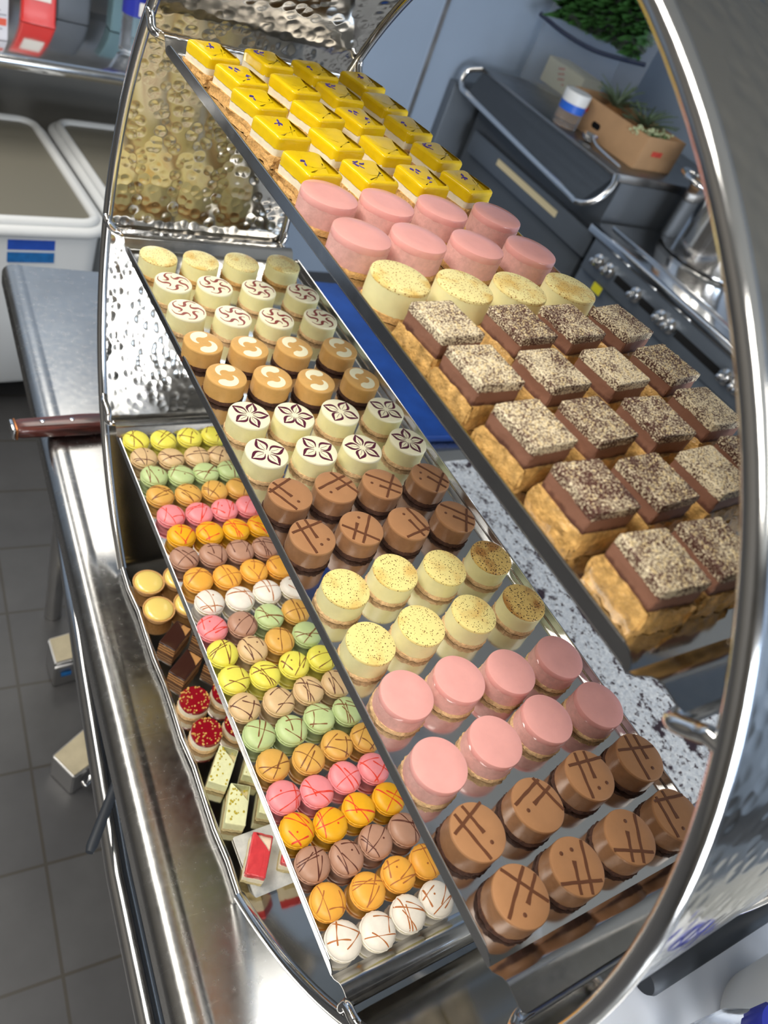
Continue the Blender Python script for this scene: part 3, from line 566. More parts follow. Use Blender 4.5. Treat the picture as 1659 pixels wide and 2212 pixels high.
# macarons
RM = 0.0153
def dome(x, y):
    r = min(1, math.hypot(x, y) / RM); return 0.0105 + 0.0068 * math.sqrt(max(0, 1 - r ** 2.6))
MM = {}
for k in MAC:
    bm = B(); lathe(bm, [(0.003, 0.0), (RM * 0.6, 0.0003), (RM * 0.9, 0.0024), (RM * 1.0, 0.0050), (RM * 1.0, 0.0062), (RM * 0.95, 0.0064)], 36); lo_ = mesh('shell', bm, M['mac_' + k])
    bm = B(); lathe(bm, [(RM * 0.9, 0.006), (RM * 0.96, 0.0072), (RM * 0.95, 0.0088), (RM * 0.9, 0.0094)], 36, jit=crustjit('m' + k, 0.0003)); fi_ = mesh('filling', bm, M['fill_' + k])
    bm = B(); lathe(bm, [(RM * 0.9, 0.0088), (RM * 1.02, 0.0092), (RM * 1.03, 0.0100), (RM * 0.99, 0.0106)] + [(RM * q, 0.0105 + 0.0068 * math.sqrt(1 - q ** 2.6)) for q in (0.985, 0.95, 0.9, 0.8, 0.68, 0.52, 0.35, 0.18, 0.04)], 36,
                    jit=lambda r, z, a: (r + (0.0003 * math.sin(a * 17) if z < 0.0101 else 0), z)); up_ = mesh('shell', bm, M['mac_' + k])
    MM[k] = (lo_, fi_, up_)
DRZ = []
for v in range(7):
    bm = B(); rr = random.Random('dz%d' % v)
    for g in range(rr.randint(3, 5)):
        a = rr.uniform(0, PI); off = rr.uniform(-.62, .62) * RM; q = math.sqrt(max(0, (RM * .96) ** 2 - off * off)); t0, t1 = rr.choice([(-1, 1), (-1, 1), (-1, .4), (-.3, 1)]); cv = rr.uniform(-.0022, .0022); P = []
        for i in range(15):
            t = t0 + (t1 - t0) * i / 14; u, w_ = t * q, off + cv * (1 - t * t); r_ = math.hypot(u, w_)
            if r_ > RM * 0.97: u, w_ = u * RM * 0.97 / r_, w_ * RM * 0.97 / r_
            P.append((u * math.cos(a) - w_ * math.sin(a), u * math.sin(a) + w_ * math.cos(a)))
        wd = rr.uniform(.0006, .0010); ribbon(bm, P, (lambda wd: lambda t: wd * (1 + .4 * math.sin(t * 9)))(wd), dome, 0.0002)
    if v in (1, 4): lathe(bm, [(0.0009, dome(.004, .003) - .0004), (0.0009, dome(.004, .003) + .0002)], 10, (.004, .003, 0))
    DRZ.append(bm)
DM = {}
for col in ('brown', 'red', 'caramel', 'dark'):
    for v, bm in enumerate(DRZ): DM[col, v] = mesh('drizzle', bm.copy(), M['driz_' + col])
ROWK = ['yellow', 'beige', 'green', 'golden', 'pink', 'mango', 'mauve', 'orange', 'white', ('pink', 'mauve', 'green', 'golden'), ('yellow', 'beige', 'golden', 'green'), 'yellow', 'beige', 'green', 'golden', 'pink', 'mango', 'mauve', 'orange', 'white']
ADJ = {'yellow': 'lemon yellow', 'beige': 'beige', 'green': 'pale green', 'golden': 'golden brown', 'pink': 'pink', 'mango': 'deep yellow', 'mauve': 'mauve brown', 'orange': 'orange', 'white': 'white'}
for i, row in enumerate(MACP):
    for j, (x, y) in enumerate(row):
        k = ROWK[i] if isinstance(ROWK[i], str) else ROWK[i][j]; dz = {'pink': 'red', 'mango': 'red', 'white': 'caramel', 'orange': 'caramel', 'mauve': 'dark', 'beige': 'dark'}.get(k, 'brown')
        rown = 'far %s row' % ADJ[k] if i < 9 else 'far mixed row' if i == 9 else 'near mixed row' if i == 10 else 'near %s row' % ADJ[k]
        lab = '%s macaron with %s drizzle, %s in %s, lower tray' % (ADJ[k], {'red': 'red', 'caramel': 'caramel'}.get(dz, 'brown'), COL[j], rown)
        t = thing('macaron', lab, 'macaron', (x, y, zB), RND.uniform(0, 6.28), ADJ[k] + ' macarons on the lower tray'); lo_, fi_, up_ = MM[k]
        part('bottom_shell', lo_, t); part('filling', fi_, t); part('top_shell', up_, t); part('drizzle', DM[dz, (i * 4 + j * 3) % 7], t)

# ------------------------------------------------------------------ marble slab and its pastries in the foot of the stand
zF = ZB0 + 0.0018; MZ = zF + 0.0048
bm = B(); box(bm, (0.089, 0.197, (zF + MZ) / 2), (0.180, 0.066, MZ - zF), 0.0012); tag(obj('marble_slab', bm, M['marble']), 'grey marble slab under the coral red slice in the foot of the stand', 'slab')
LEM = [(0.0075, 0.560), (0.0075, 0.517), (0.0455, 0.560), (0.0455, 0.517)]
RAS = [(0.0076, 0.384), (0.0076, 0.343), (0.0465, 0.385), (0.0465, 0.343)]
zS = zF + 0.0002
def mk_lemon():
    bm = B(); lathe(bm, [(0.014, 0), (0.0185, 0.009), (0.0193, 0.0125), (0.0180, 0.0125), (0.0168, 0.0105)], 40, jit=lambda r, z, a: (r + (0.0004 * math.sin(a * 20) if z > 0.008 else 0), z)); a = mesh('shell', bm, M['pastry'])
    bm = B(); lathe(bm, [(0.0172, 0.0108), (0.0172, 0.0122)] + [(0.0172 * q, 0.0122 + 0.005 * math.sqrt(1 - q * q)) for q in (0.97, 0.9, 0.75, 0.5, 0.25, 0.03)], 40); b = mesh('curd', bm, M['curd']); return [('tart_shell', a), ('curd', b)]
def mk_rasp():
    pl = []; bm = B(); lathe(bm, [(0.0172, 0), (0.0176, 0.004), (0.0172, 0.006)], 40, jit=crustjit('rs', .0005)); pl.append(('base', mesh('base', bm, M['crumb_pale'])))
    bm = B(); lathe(bm, [(0.0170, 0.0055), (0.0172, 0.014)], 40); pl.append(('cream_layer', mesh('cream', bm, M['cream_white'])))
    bm = B(); lathe(bm, [(0.0172, 0.0138), (0.0176, 0.0165), (0.0165, 0.0185), (0.01, 0.0192), (0.001, 0.0193)], 40); pl.append(('jelly', mesh('jelly', bm, M['jellyred'])))
    bm = B(); rr = random.Random(5)
    for k in range(70):
        a = rr.uniform(0, 6.28); r = 0.0168 * math.sqrt(rr.random()); r = r if k % 3 else 0.015 + rr.uniform(-.001, .0015); s = rr.uniform(.0006, .0011); q = bmesh.ops.create_cube(bm, size=s * 1.6)
        mt = Matrix.Translation((r * math.cos(a), r * math.sin(a), 0.0195 - (0.0012 if r > .0155 else 0))) @ Matrix.Rotation(rr.uniform(0, 3), 4, 'X') @ Matrix.Rotation(rr.uniform(0, 3), 4, 'Z')
        for v in q['verts']: v.co = mt @ v.co
    pl.append(('chopped_nuts', mesh('nuts', bm, M['nut'], False))); return pl
lem, ras = mk_lemon(), mk_rasp()
POSW = ['front left', 'front right', 'back left', 'back right']
for i, (x, y) in enumerate(LEM): place('lemon_tart', 'round lemon curd tart in the stand foot, %s' % ('farther one in left column', 'nearer one in left column', 'farther one behind tray edge', 'nearer one behind tray edge')[i], 'tart', 'lemon tarts in the foot of the stand', lem, (x, y, zS), i)
for i, (x, y) in enumerate(RAS):
    t = place('raspberry_tart', 'round raspberry jelly tart with chopped nuts, %s' % ('farther one in left column', 'nearer one in left column', 'farther one behind tray edge', 'nearer one behind tray edge')[i], 'tart', 'raspberry tarts in the foot of the stand', ras, (x, y, zS), i * 1.3)
    [c.__setitem__('kind', 'stuff') for c in t.children if c.name.startswith('chopped')]
def bar_parts(kind, v=0):
    rr = random.Random(kind + str(v)); pl = []; hx, hy = (0.019, 0.0105)
    if kind == 'opera':
        bm = B(); rough_box(bm, hx, hy, 0, 0.0138, 0.0006, 0.00025, 'op%d' % v); pl.append(('layered_sponge', mesh('layers', bm, M['layers'])))
        bm = B(); rough_box(bm, hx * 1.01, hy * 1.01, 0.0135, 0.0163, 0.001, 0.0001, 'opt%d' % v, 0.0008); pl.append(('chocolate_top', mesh('glaze', bm, M['darkchoc']))); return pl
    hx = 0.0215
    bm = B(); rough_box(bm, hx, hy, 0, 0.006, 0.001, 0.0005, 'sp%s%d' % (kind, v)); pl.append(('sponge', mesh('sponge', bm, M['sponge'])))
    if kind == 'pistachio':
        bm = B(); rough_box(bm, hx, hy, 0.0056, 0.0185, 0.001, 0.0002, 'pc%d' % v, 0.0008); pl.append(('cream_layer', mesh('cream', bm, M['palegreen']))); bm = B()
        for k in range(26):
            x, y = rr.uniform(-.9, .9) * hx, rr.choice([rr.uniform(-.9, .9), rr.uniform(.2, .9)]) * hy; q = bmesh.ops.create_icosphere(bm, subdivisions=1, radius=rr.uniform(.0006, .0015))
            for w_ in q['verts']: w_.co = Vector((w_.co.x * rr.uniform(.8, 1.5) + x, w_.co.y + y, w_.co.z * .6 + .0187))
        pl.append(('nut_crumbs', mesh('nuts', bm, M['pistachio'])))
    else:
        bm = B(); rough_box(bm, hx, hy, 0.0056, 0.014, 0.001, 0.0003, 'jc%d' % v); pl.append(('cream_layer', mesh('cream', bm, M['cream_white'])))
        bm = B(); rough_box(bm, hx * 0.99, hy * 0.99, 0.0137, 0.0205, 0.0015, 0.0003, 'jt%d' % v, 0.0015); pl.append(('jelly_top', mesh('jelly', bm, M['jellycoral'])))
    return pl
ROWL = ['farther in left column', 'nearer in left column', 'farther one behind tray edge', 'nearer one behind tray edge']
for i, (x, y, r) in enumerate([(0.0143, 0.4735, 41), (0.0130, 0.4315, 39), (0.055, 0.4735, 38), (0.055, 0.4315, 40)]):
    place('opera_cake', 'dark chocolate topped layered cake slice, stand foot, %s' % ROWL[i], 'cake slice', 'layered chocolate slices in the foot of the stand', bar_parts('opera', i), (x, y, zS), math.radians(r))
for i, (x, y, r) in enumerate([(0.0112, 0.300, 54), (0.0108, 0.2555, 62), (0.048, 0.296, 56), (0.048, 0.2535, 60)]):
    place('pistachio_slice', 'pale green cream slice with nut crumbs, %s' % ROWL[i], 'cake slice', 'pale green slices in the foot of the stand', bar_parts('pistachio', i), (x, y, zS), math.radians(r))
for i, (x, y, r) in enumerate([(0.0105, 0.1985, 57), (0.048, 0.196, 58)]):
    place('jelly_slice', ('coral red jelly slice near the front end of the marble slab', 'coral red jelly slice half hidden behind the lower tray edge')[i], 'cake slice', 'coral jelly slices on the marble slab', bar_parts('jelly', i), (x, y, MZ + 0.0002), math.radians(r))

# ------------------------------------------------------------------ things on and under the table
kn = thing('kitchen_knife', 'kitchen knife with riveted dark wood handle sticking out past the table edge', 'knife', (0.030, 0.867, TZ + 0.0145), math.radians(2))
bm = B(); secs = []
for (x, hw, hz) in ((-0.118, 0.0125, 0.0095), (-0.112, 0.0138, 0.0105), (-0.095, 0.0140, 0.0108), (-0.06, 0.0150, 0.0110), (-0.03, 0.0165, 0.0112), (-0.005, 0.0155, 0.0108), (0.004, 0.0150, 0.0105)):
    secs.append([bm.verts.new((x, hw * math.copysign(abs(math.cos(a)) ** 0.6, math.cos(a)), hz * math.copysign(abs(math.sin(a)) ** 0.6, math.sin(a)))) for a in [2 * PI * k / 20 for k in range(20)]])
for a, b in zip(secs, secs[1:]):
    for i in range(20): bm.faces.new((a[i], a[(i + 1) % 20], b[(i + 1) % 20], b[i]))
bm.faces.new(secs[0]); bm.faces.new(secs[-1][::-1]); obj('handle', bm, M['wood'], kn)
bm = B(); box(bm, (-0.1195, 0, 0), (0.003, 0.0250, 0.019), 0.001); obj('copper_collar', bm, M['copper'], kn)
bm = B(); box(bm, (-0.1235, 0, 0), (0.005, 0.0238, 0.0185), 0.0022); obj('end_cap', bm, M['chrome'], kn)
for x in (-0.085, -0.045):
    bm = B(); lathe(bm, [(0.0032, 0.009), (0.0032, 0.0116), (0.002, 0.0119)], 16, (x, 0, 0)); obj('rivet', bm, M['chrome'], kn)
bm = B(); box(bm, (0.010, 0, 0), (0.012, 0.030, 0.018), 0.003); obj('bolster', bm, M['polish'], kn)
bm = B(); vs = [(0.014, -0.026), (0.014, 0.014), (0.20, 0.012), (0.225, 0.004), (0.20, -0.012), (0.13, -0.024)]
va = [bm.verts.new((x, y, 0.001)) for x, y in vs]; vb = [bm.verts.new((x, y, -0.001)) for x, y in vs]; bm.faces.new(va); bm.faces.new(vb[::-1])
for i in range(6): bm.faces.new((va[i], va[(i + 1) % 6], vb[(i + 1) % 6], vb[i]))
obj('blade', bm, M['polish'], kn, smooth=False)
# tray with smeared paper, blue board
bt = thing('baking_sheet', 'baking sheet lined with chocolate smeared white paper behind the stand', 'baking sheet', (0.64, 0.40, TZ))
bm = B(); loft(bm, [(0.001, 0.19, 0.335, 0.02), (0.002, 0.195, 0.34, 0.02), (0.013, 0.205, 0.352, 0.022), (0.013, 0.203, 0.350, 0.022), (0.004, 0.192, 0.338, 0.02)], True, True); obj('pan', bm, M['polish'], bt)
bm = B(); rr = random.Random(3); nx, ny = 26, 44; g = [[bm.verts.new((-0.187 + 0.374 * i / nx, -0.333 + 0.666 * j / ny, 0.0055 + rr.uniform(0, 0.0012))) for j in range(ny + 1)] for i in range(nx + 1)]
for i in range(nx):
    for j in range(ny): bm.faces.new((g[i][j], g[i + 1][j], g[i + 1][j + 1], g[i][j + 1]))
obj('smeared_paper', bm, M['smear'], bt)
bm = B(); box(bm, (0.66, 1.035, TZ + 0.0085), (0.34, 0.50, 0.016), 0.003, TROT); tag(obj('chopping_board', bm, M['blue_board']), 'bright blue chopping board lying behind the stand, between the trays', 'chopping board')
# near right corner of the table
bm = B(); box(bm, (0.47, -0.165, TZ + 0.007), (0.42, 0.28, 0.012), 0.003, TROT); tag(obj('pale_chopping_board', bm, M['white_board']), 'pale bluish chopping board in the lower right corner', 'chopping board')
bm = B(); tube(bm, [(0.345, -0.062, TZ + 0.0305), (0.35, -0.062, TZ + 0.0305), (0.70, -0.070, TZ + 0.0305)], [0.014, 0.0165, 0.0165], 24); tag(obj('rolling_pin', bm, M['rubber']), 'black cylindrical roller lying beside the white tub, lower right corner', 'roller')
tb = thing('white_tub', 'round white plastic tub in the lower right corner', 'tub', (0.475, -0.190, TZ + 0.0135))
bm = B(); lathe(bm, [(0.075, 0), (0.085, 0.004), (0.092, 0.12), (0.094, 0.12), (0.094, 0.13), (0.088, 0.13), (0.086, 0.02), (0.02, 0.018)], 48); obj('tub_wall', bm, M['white_plastic'], tb)
jb = thing('plastic_bottle', 'clear plastic bottle with ribbed blue cap in the lower right corner', 'bottle', (0.345, -0.145, TZ + 0.0135))
bm = B(); lathe(bm, [(0.03, 0), (0.034, 0.004), (0.034, 0.09), (0.026, 0.12), (0.022, 0.128)], 32); obj('body', bm, M['clear'], jb)
bm = B(); lathe(bm, [(0.025, 0.124), (0.025, 0.146), (0.023, 0.15), (0.01, 0.151)], 60, jit=lambda r, z, a: (r + (0.0006 * (1 if int(a * 30 / PI) % 2 else -1) if r > 0.024 else 0), z)); obj('cap', bm, M['blue_cap'], jb)
# black tool and metal boxes under the table front
bm = B(); tube(bm, [(-0.104, 0.324, -0.500), (-0.100, 0.330, -0.500), (-0.052, 0.400, -0.500), (0.03, 0.52, -0.505)], [0.0045, 0.0065, 0.006, 0.006], 14); tag(obj('tool_handle', bm, M['rubber']), 'black stick handle poking out over the table front rail', 'handle')
def metal_box(label, P, zt, extra):
    t = thing('metal_box', label, 'box', (0, 0, 0), 0, 'small metal boxes on the floor'); bm = B()
    q = 1.0; top = [Vector((x, y, zt)) for x, y in P]; bot = [Vector((x, y, ZF + 0.001)) for x, y in P]
    va, vb = [bm.verts.new(p) for p in top], [bm.verts.new(p) for p in bot]; bm.faces.new(va); bm.faces.new(vb[::-1])
    for i in range(4): bm.faces.new((va[i], va[(i + 1) % 4], vb[(i + 1) % 4], vb[i]))
    bmesh.ops.bevel(bm, geom=bm.edges[:], offset=0.003, segments=2, affect='EDGES'); obj('body', bm, M['dull'], t)
    c = sum(top, Vector()) / 4; bm = B(); vv = [c + (p - c) * 0.9 + Vector((0, 0, 0.0012)) for p in top]; v2 = [p - Vector((0, 0, 0.002)) for p in vv]
    a, b = [bm.verts.new(p) for p in vv], [bm.verts.new(p) for p in v2]; bm.faces.new(a); bm.faces.new(b[::-1])
    for i in range(4): bm.faces.new((a[i], a[(i + 1) % 4], b[(i + 1) % 4], b[i]))
    obj('lid_plate', bm, M['boxtop'], t, smooth=False); extra(t)
def ex1(t):
    bm = B(); box(bm, (0.062, 0.979, -1.172), (0.022, 0.003, 0.014), 0.001, 0.03); obj('blue_mark', bm, M['teal_label'], t)
    bm = B(); box(bm, (0.063, 0.978, -1.137), (0.056, 0.006, 0.008), 0.002, 0.03); obj('lip', bm, M['dull'], t)
def ex2(t):
    bm = B(); tube(bm, bez([(0.036, 0.716, -1.17), (0.040, 0.708, -1.172), (0.050, 0.714, -1.172), (0.053, 0.724, -1.17)], 5), 0.004, 10); obj('latch', bm, M['chrome'], t)
metal_box('small metal box with stained cream top and blue mark, farther one under table', [(0.035, 1.050), (0.096, 1.058), (0.093, 0.985), (0.036, 0.980)], -1.125, ex1)
metal_box('small metal box with plain cream top, nearer one under table', [(-0.013, 0.776), (0.072, 0.826), (0.076, 0.742), (0.016, 0.716)], -1.142, ex2)

# ------------------------------------------------------------------ back table with packets, and bins below
t2 = thing('back_table', 'shiny steel table against the back wall with packets and bottle on it', 'table', (0, 0, 0))
TZ2 = -0.35
bm = B(); box(bm, (-0.2, 2.575, TZ2 - 0.018), (2.2, 0.55, 0.036), 0.006, math.radians(5)); tube(bm, [(-1.29, 2.215, TZ2 - 0.018), (0.89, 2.405, TZ2 - 0.018)], 0.018, 14); obj('table_top', bm, M['polish'], t2)
for x, y in ((-1.2, 2.26), (-1.2, 2.72), (0.80, 2.45), (0.75, 2.78)):
    bm = B(); tube(bm, [(x, y, ZF + 0.001), (x, y, TZ2 - 0.03)], 0.02, 14); obj('leg', bm, M['dull'], t2)
bm = B(); box(bm, (-0.2, 2.845, TZ2 + 0.2), (2.2, 0.012, 0.44), 0.003); obj('backsplash', bm, M['dark_steel'], t2)
bm = B(); box(bm, (-0.2, 2.855, (TZ2 + ZF) / 2 - 0.02), (2.2, 0.012, TZ2 - ZF - 0.06), 0.003); obj('rear_panel', bm, M['rear'], t2)
ct = thing('white_carton', 'white carton with a salmon stripe on the back table, cut by left edge', 'carton', (0.135, 2.455, TZ2 + 0.001), math.radians(8))
bm = B(); box(bm, (-0.03, 0, 0.05), (0.13, 0.075, 0.10), 0.003); obj('carton_body', bm, M['carton_white'], ct)
bm = B(); box(bm, (-0.02, -0.0377, 0.045), (0.10, 0.0012, 0.017)); obj('salmon_stripe', bm, M['salmon'], ct, smooth=False)
for z, wd in ((0.062, 0.10), (0.072, 0.085), (0.028, 0.09), (0.021, 0.07)):
    bm = B(); box(bm, (-0.07 + wd / 2, -0.0377, z), (wd, 0.001, 0.003)); obj('print_line', bm, M['grey_print'], ct, smooth=False)
rp = thing('red_packet', 'glossy red packet with white label standing on the back table', 'packet', (0.288, 2.625, TZ2 + 0.001), math.radians(-4))
bm = B(); loft(bm, [(0, 0.046, 0.022, 0.004), (0.012, 0.045, 0.02, 0.006), (0.15, 0.043, 0.016, 0.006), (0.19, 0.043, 0.002, 0.0015)]); obj('pouch', bm, M['red_pack'], rp)
bm = B(); box(bm, (0.002, -0.0205, 0.10), (0.056, 0.002, 0.075)); obj('white_label', bm, M['paper'], rp, smooth=False)
bm = B(); loft(bm, [(0, 0.05, 0.04, 0.01), (0.16, 0.05, 0.04, 0.01), (0.165, 0.045, 0.035, 0.01)], c=(0.40, 2.735, TZ2 + 0.001)); tag(obj('dark_canister', bm, M['charcoal']), 'dark canister behind the red packet on the back table', 'canister')
bm = B(); loft(bm, [(0, 0.034, 0.03, 0.006), (0.12, 0.034, 0.03, 0.006)], c=(0.545, 2.725, TZ2 + 0.001)); tag(obj('teal_box', bm, M['teal']), 'teal grey box just left of the water bottle on back table', 'box')
wb = thing('water_bottle', 'clear water bottle with blue label on the back table beside the stand', 'bottle', (0.522, 2.525, TZ2 + 0.001))
bm = B(); lathe(bm, [(0.024, 0), (0.032, 0.006)] + [(0.032 - (0.0015 if k % 2 else 0), 0.015 + k * 0.011) for k in range(8)] + [(0.033, 0.105), (0.033, 0.17), (0.03, 0.185), (0.014, 0.215), (0.013, 0.235)], 32); obj('body', bm, M['clear'], wb)
bm = B(); lathe(bm, [(0.0335, 0.108), (0.0335, 0.165)], 32, close=False); obj('label_sleeve', bm, M['blue_cap'], wb)
bm = B(); box(bm, (0.012, -0.0325, 0.13), (0.018, 0.003, 0.035), 0.001); obj('barcode_patch', bm, M['paper'], wb)
bm = B(); lathe(bm, [(0.015, 0.228), (0.015, 0.245), (0.012, 0.247)], 24); obj('cap', bm, M['blue_cap'], wb)
def bin_(loc, label, lab):
    t = thing('ingredient_bin', label, 'bin', loc, math.radians(5), 'ingredient bins under the back table'); H = 0.62
    bm = B(); loft(bm, [(0.10, 0.165, 0.27, 0.03), (0.12, 0.172, 0.28, 0.035), (H - 0.05, 0.190, 0.305, 0.045), (H - 0.02, 0.192, 0.307, 0.045), (H - 0.02, 0.18, 0.295, 0.04), (0.45, 0.175, 0.29, 0.04)]); obj('bin_body', bm, M['white_plastic'], t)
    bm = B(); loft(bm, [(0.452, 0.176, 0.29, 0.04), (0.458, 0.17, 0.285, 0.04)]); obj('flour', bm, M['flour'], t)
    bm = B(); P = rrect(0.196, 0.311, 0.055, 8); P.append(P[0]); tube(bm, [(x, y, H - 0.016) for x, y in P], 0.015, 12, False); P = rrect(0.180, 0.295, 0.045, 8); P.append(P[0]); tube(bm, [(x, y, H + 0.002) for x, y in P], 0.013, 12, False); obj('rim', bm, M['white_plastic'], t)
    bm = B(); loft(bm, [(H - 0.004, 0.172, 0.287, 0.04), (H + 0.002, 0.172, 0.287, 0.04)]); obj('clear_lid', bm, M['lid'], t)
    for x in (-0.13, 0.13):
        for y in (-0.22, 0.22):
            bm = B(); tube(bm, [(x - 0.014, y, 0.0385), (x + 0.014, y, 0.0385)], 0.038, 20); box(bm, (x, y, 0.085), (0.04, 0.04, 0.03)); obj('caster', bm, M['black'], t)
    if lab:
        for (z, m) in ((0.563, 'blue_label'), (0.527, 'teal_label')):
            bm = B(); box(bm, (0.010, -0.3045, z), (0.115, 0.003, 0.028), 0, 0); obj('tape_strip', bm, M[m], t, smooth=False)
bin_((0.115, 2.235, ZF), 'white flour bin with two blue tape strips under the back table', True)
bin_((0.545, 2.29, ZF), 'plain white bin mostly hidden by the stand, under the back table', False)

# ------------------------------------------------------------------ cook line on the right: range, pot, griddle counter
RX, RZ = 2.0, -0.365
rg = thing('cooking_range', 'steel cooking range with a row of chrome knobs behind the stand', 'range', (0, 0, 0))
bm = B(); box(bm, (RX + 0.38, 0.62, (ZF + RZ) / 2 - 0.04), (0.74, 2.44, RZ - ZF - 0.10), 0.006); obj('body', bm, M['slate'], rg)
bm = B(); box(bm, (RX + 0.37, 0.62, RZ - 0.02), (0.80, 2.49, 0.04), 0.012, seg=3); box(bm, (RX + 0.055, 0.62, RZ + 0.004), (0.012, 2.42, 0.012), 0.003); obj('cooktop', bm, M['polish'], rg)
bm = B(); box(bm, (RX - 0.003, 0.62, -0.455), (0.03, 2.40, 0.13), 0.006); obj('control_panel', bm, M['slate'], rg)
for i, y in enumerate((1.746, 1.687, 1.537, 1.404, 1.357, 1.09, 1.039)):
    bm = B(); tube(bm, [(RX - 0.018, y, -0.455), (RX - 0.03, y, -0.455), (RX - 0.034, y, -0.455), (RX - 0.055, y, -0.455), (RX - 0.066, y, -0.455), (RX - 0.07, y, -0.455)], [0.026, 0.026, 0.015, 0.015, 0.011, 0.004], 20); obj('knob', bm, M['chrome'], rg)
for (a, b) in ((1.652, 1.562), (1.512, 1.447), (1.330, 1.125)):
    bm = B(); box(bm, (RX - 0.018, (a + b) / 2, -0.462), (0.004, a - b, 0.026)); obj('slot', bm, M['gap'], rg, smooth=False)
bm = B(); box(bm, (RX - 0.02, 1.70, -0.535), (0.003, 0.045, 0.03)); obj('yellow_tag', bm, M['yellow_tag'], rg, smooth=False)
pt = thing('stock_pot', 'large shiny stock pot with side handles standing on the range', 'pot', (2.42, 1.662, RZ + 0.001))
bm = B(); r = 0.200; lathe(bm, [(0.17, 0), (r - 0.01, 0.002), (r, 0.014), (r, 0.33), (r + 0.006, 0.334), (r + 0.006, 0.341), (r - 0.004, 0.341), (r - 0.005, 0.03), (0.05, 0.02)], 64); obj('pot_body', bm, M['polish'], pt)
for a in (2.60, 2.60 - PI):
    bm = B(); P = []
    for q, (u, v, zz) in enumerate(((0.0, -0.07, 0.235), (0.03, -0.065, 0.237), (0.052, -0.03, 0.24), (0.055, 0.0, 0.241), (0.052, 0.03, 0.24), (0.03, 0.065, 0.237), (0.0, 0.07, 0.235))):
        x, y = r + u - 0.004, v; P.append((x * math.cos(a) - y * math.sin(a), x * math.sin(a) + y * math.cos(a), zz))
    tube(bm, bez(P, 5), 0.010, 12); obj('handle', bm, M['chrome'], pt)
gc = thing('griddle_counter', 'dark steel counter with a bent chrome front rail beside the range', 'counter', (0, 0, 0))
GZ = -0.2
bm = B(); box(bm, (2.37, 2.328, GZ - 0.015), (0.76, 0.88, 0.03), 0.004); obj('counter_top', bm, M['dark_steel'], gc)
bm = B(); box(bm, (2.40, 2.328, (ZF + GZ) / 2 - 0.015), (0.70, 0.868, GZ - ZF - 0.032), 0.004); obj('cabinet', bm, M['charcoal'], gc)
bm = B(); quad(bm, [(1.985, 2.75, GZ - 0.012), (1.985, 1.88, GZ - 0.012), (1.905, 1.90, -0.322), (1.93, 2.73, -0.292)]); r_ = bmesh.ops.solidify(bm, geom=bm.faces[:], thickness=0.004); obj('apron_panel', bm, M['slate'], gc, smooth=False)
bm = B(); tube(bm, bez([(1.985, 2.76, GZ - 0.004), (1.945, 2.80, -0.235), (1.925, 2.775, -0.285), (1.92, 2.66, -0.297), (1.905, 2.0, -0.322), (1.90, 1.90, -0.322), (1.925, 1.855, -0.29), (1.965, 1.852, -0.235), (1.985, 1.875, GZ - 0.004)], 8), 0.011, 12); obj('front_rail', bm, M['polish'], gc)
bm = B(); box(bm, (2.03, 2.28, -0.46), (0.03, 0.84, 0.09), 0.004); obj('drawer_front', bm, M['slate'], gc)
bm = B(); box(bm, (2.0135, 2.28, -0.450), (0.003, 0.42, 0.024)); obj('notice_strip', bm, M['carton_cream'], gc, smooth=False)
bm = B(); box(bm, (2.3, 2.839, -0.75), (0.75, 0.044, 0.92), 0.006); tag(obj('shade_panel', bm, M['slate']), 'narrow grey panel standing for shadow between the griddle counter and the back wall', 'cabinet')  # grey slab stands in for the shadow and reflection beside the counter
# on the counter
cb = thing('cardboard_box', 'open brown cardboard produce box holding pineapples on the counter', 'box', (2.240, 2.17, GZ + 0.001), math.radians(4.5))
bm = B(); hx, hy, hz, wt = 0.115, 0.20, 0.115, 0.005
for (c, s) in (((-hx, 0, hz / 2), (wt, 2 * hy, hz)), ((hx, 0, hz / 2), (wt, 2 * hy, hz)), ((0, -hy, hz / 2), (2 * hx, wt, hz)), ((0, hy, hz / 2), (2 * hx, wt, hz)), ((0, 0, wt / 2), (2 * hx, 2 * hy, wt))): box(bm, c, s, 0.001)
obj('carton', bm, M['card'], cb)
bm = B(); P = rrect(0.022, 0.011, 0.010, 5); va = [bm.verts.new((-hx - 0.003, 0.03 + x, 0.045 + y)) for x, y in P]; bm.faces.new(va); r_ = bmesh.ops.solidify(bm, geom=bm.faces[:], thickness=0.002); obj('hand_hole', bm, M['gap'], cb, smooth=False)
bm = B()
for (yy, zz, sy, sz) in ((0.130, 0.078, 0.03, 0.018), (0.118, 0.086, 0.02, 0.02), (0.138, 0.088, 0.012, 0.02), (0.105, 0.072, 0.018, 0.016)):
    va = [bm.verts.new((-hx - 0.0033, yy + x, zz + y)) for x, y in rrect(sy / 2, sz / 2, 0.005)]; bm.faces.new(va)
box(bm, (-0.02, -hy - 0.0032, 0.06), (0.06, 0.001, 0.018)); obj('red_print', bm, M['red_print'], cb, smooth=False)
bm = B(); box(bm, (-hx - 0.0032, 0.125, 0.058), (0.0012, 0.05, 0.004)); obj('blue_underline', bm, M['blue_print'], cb, smooth=False)
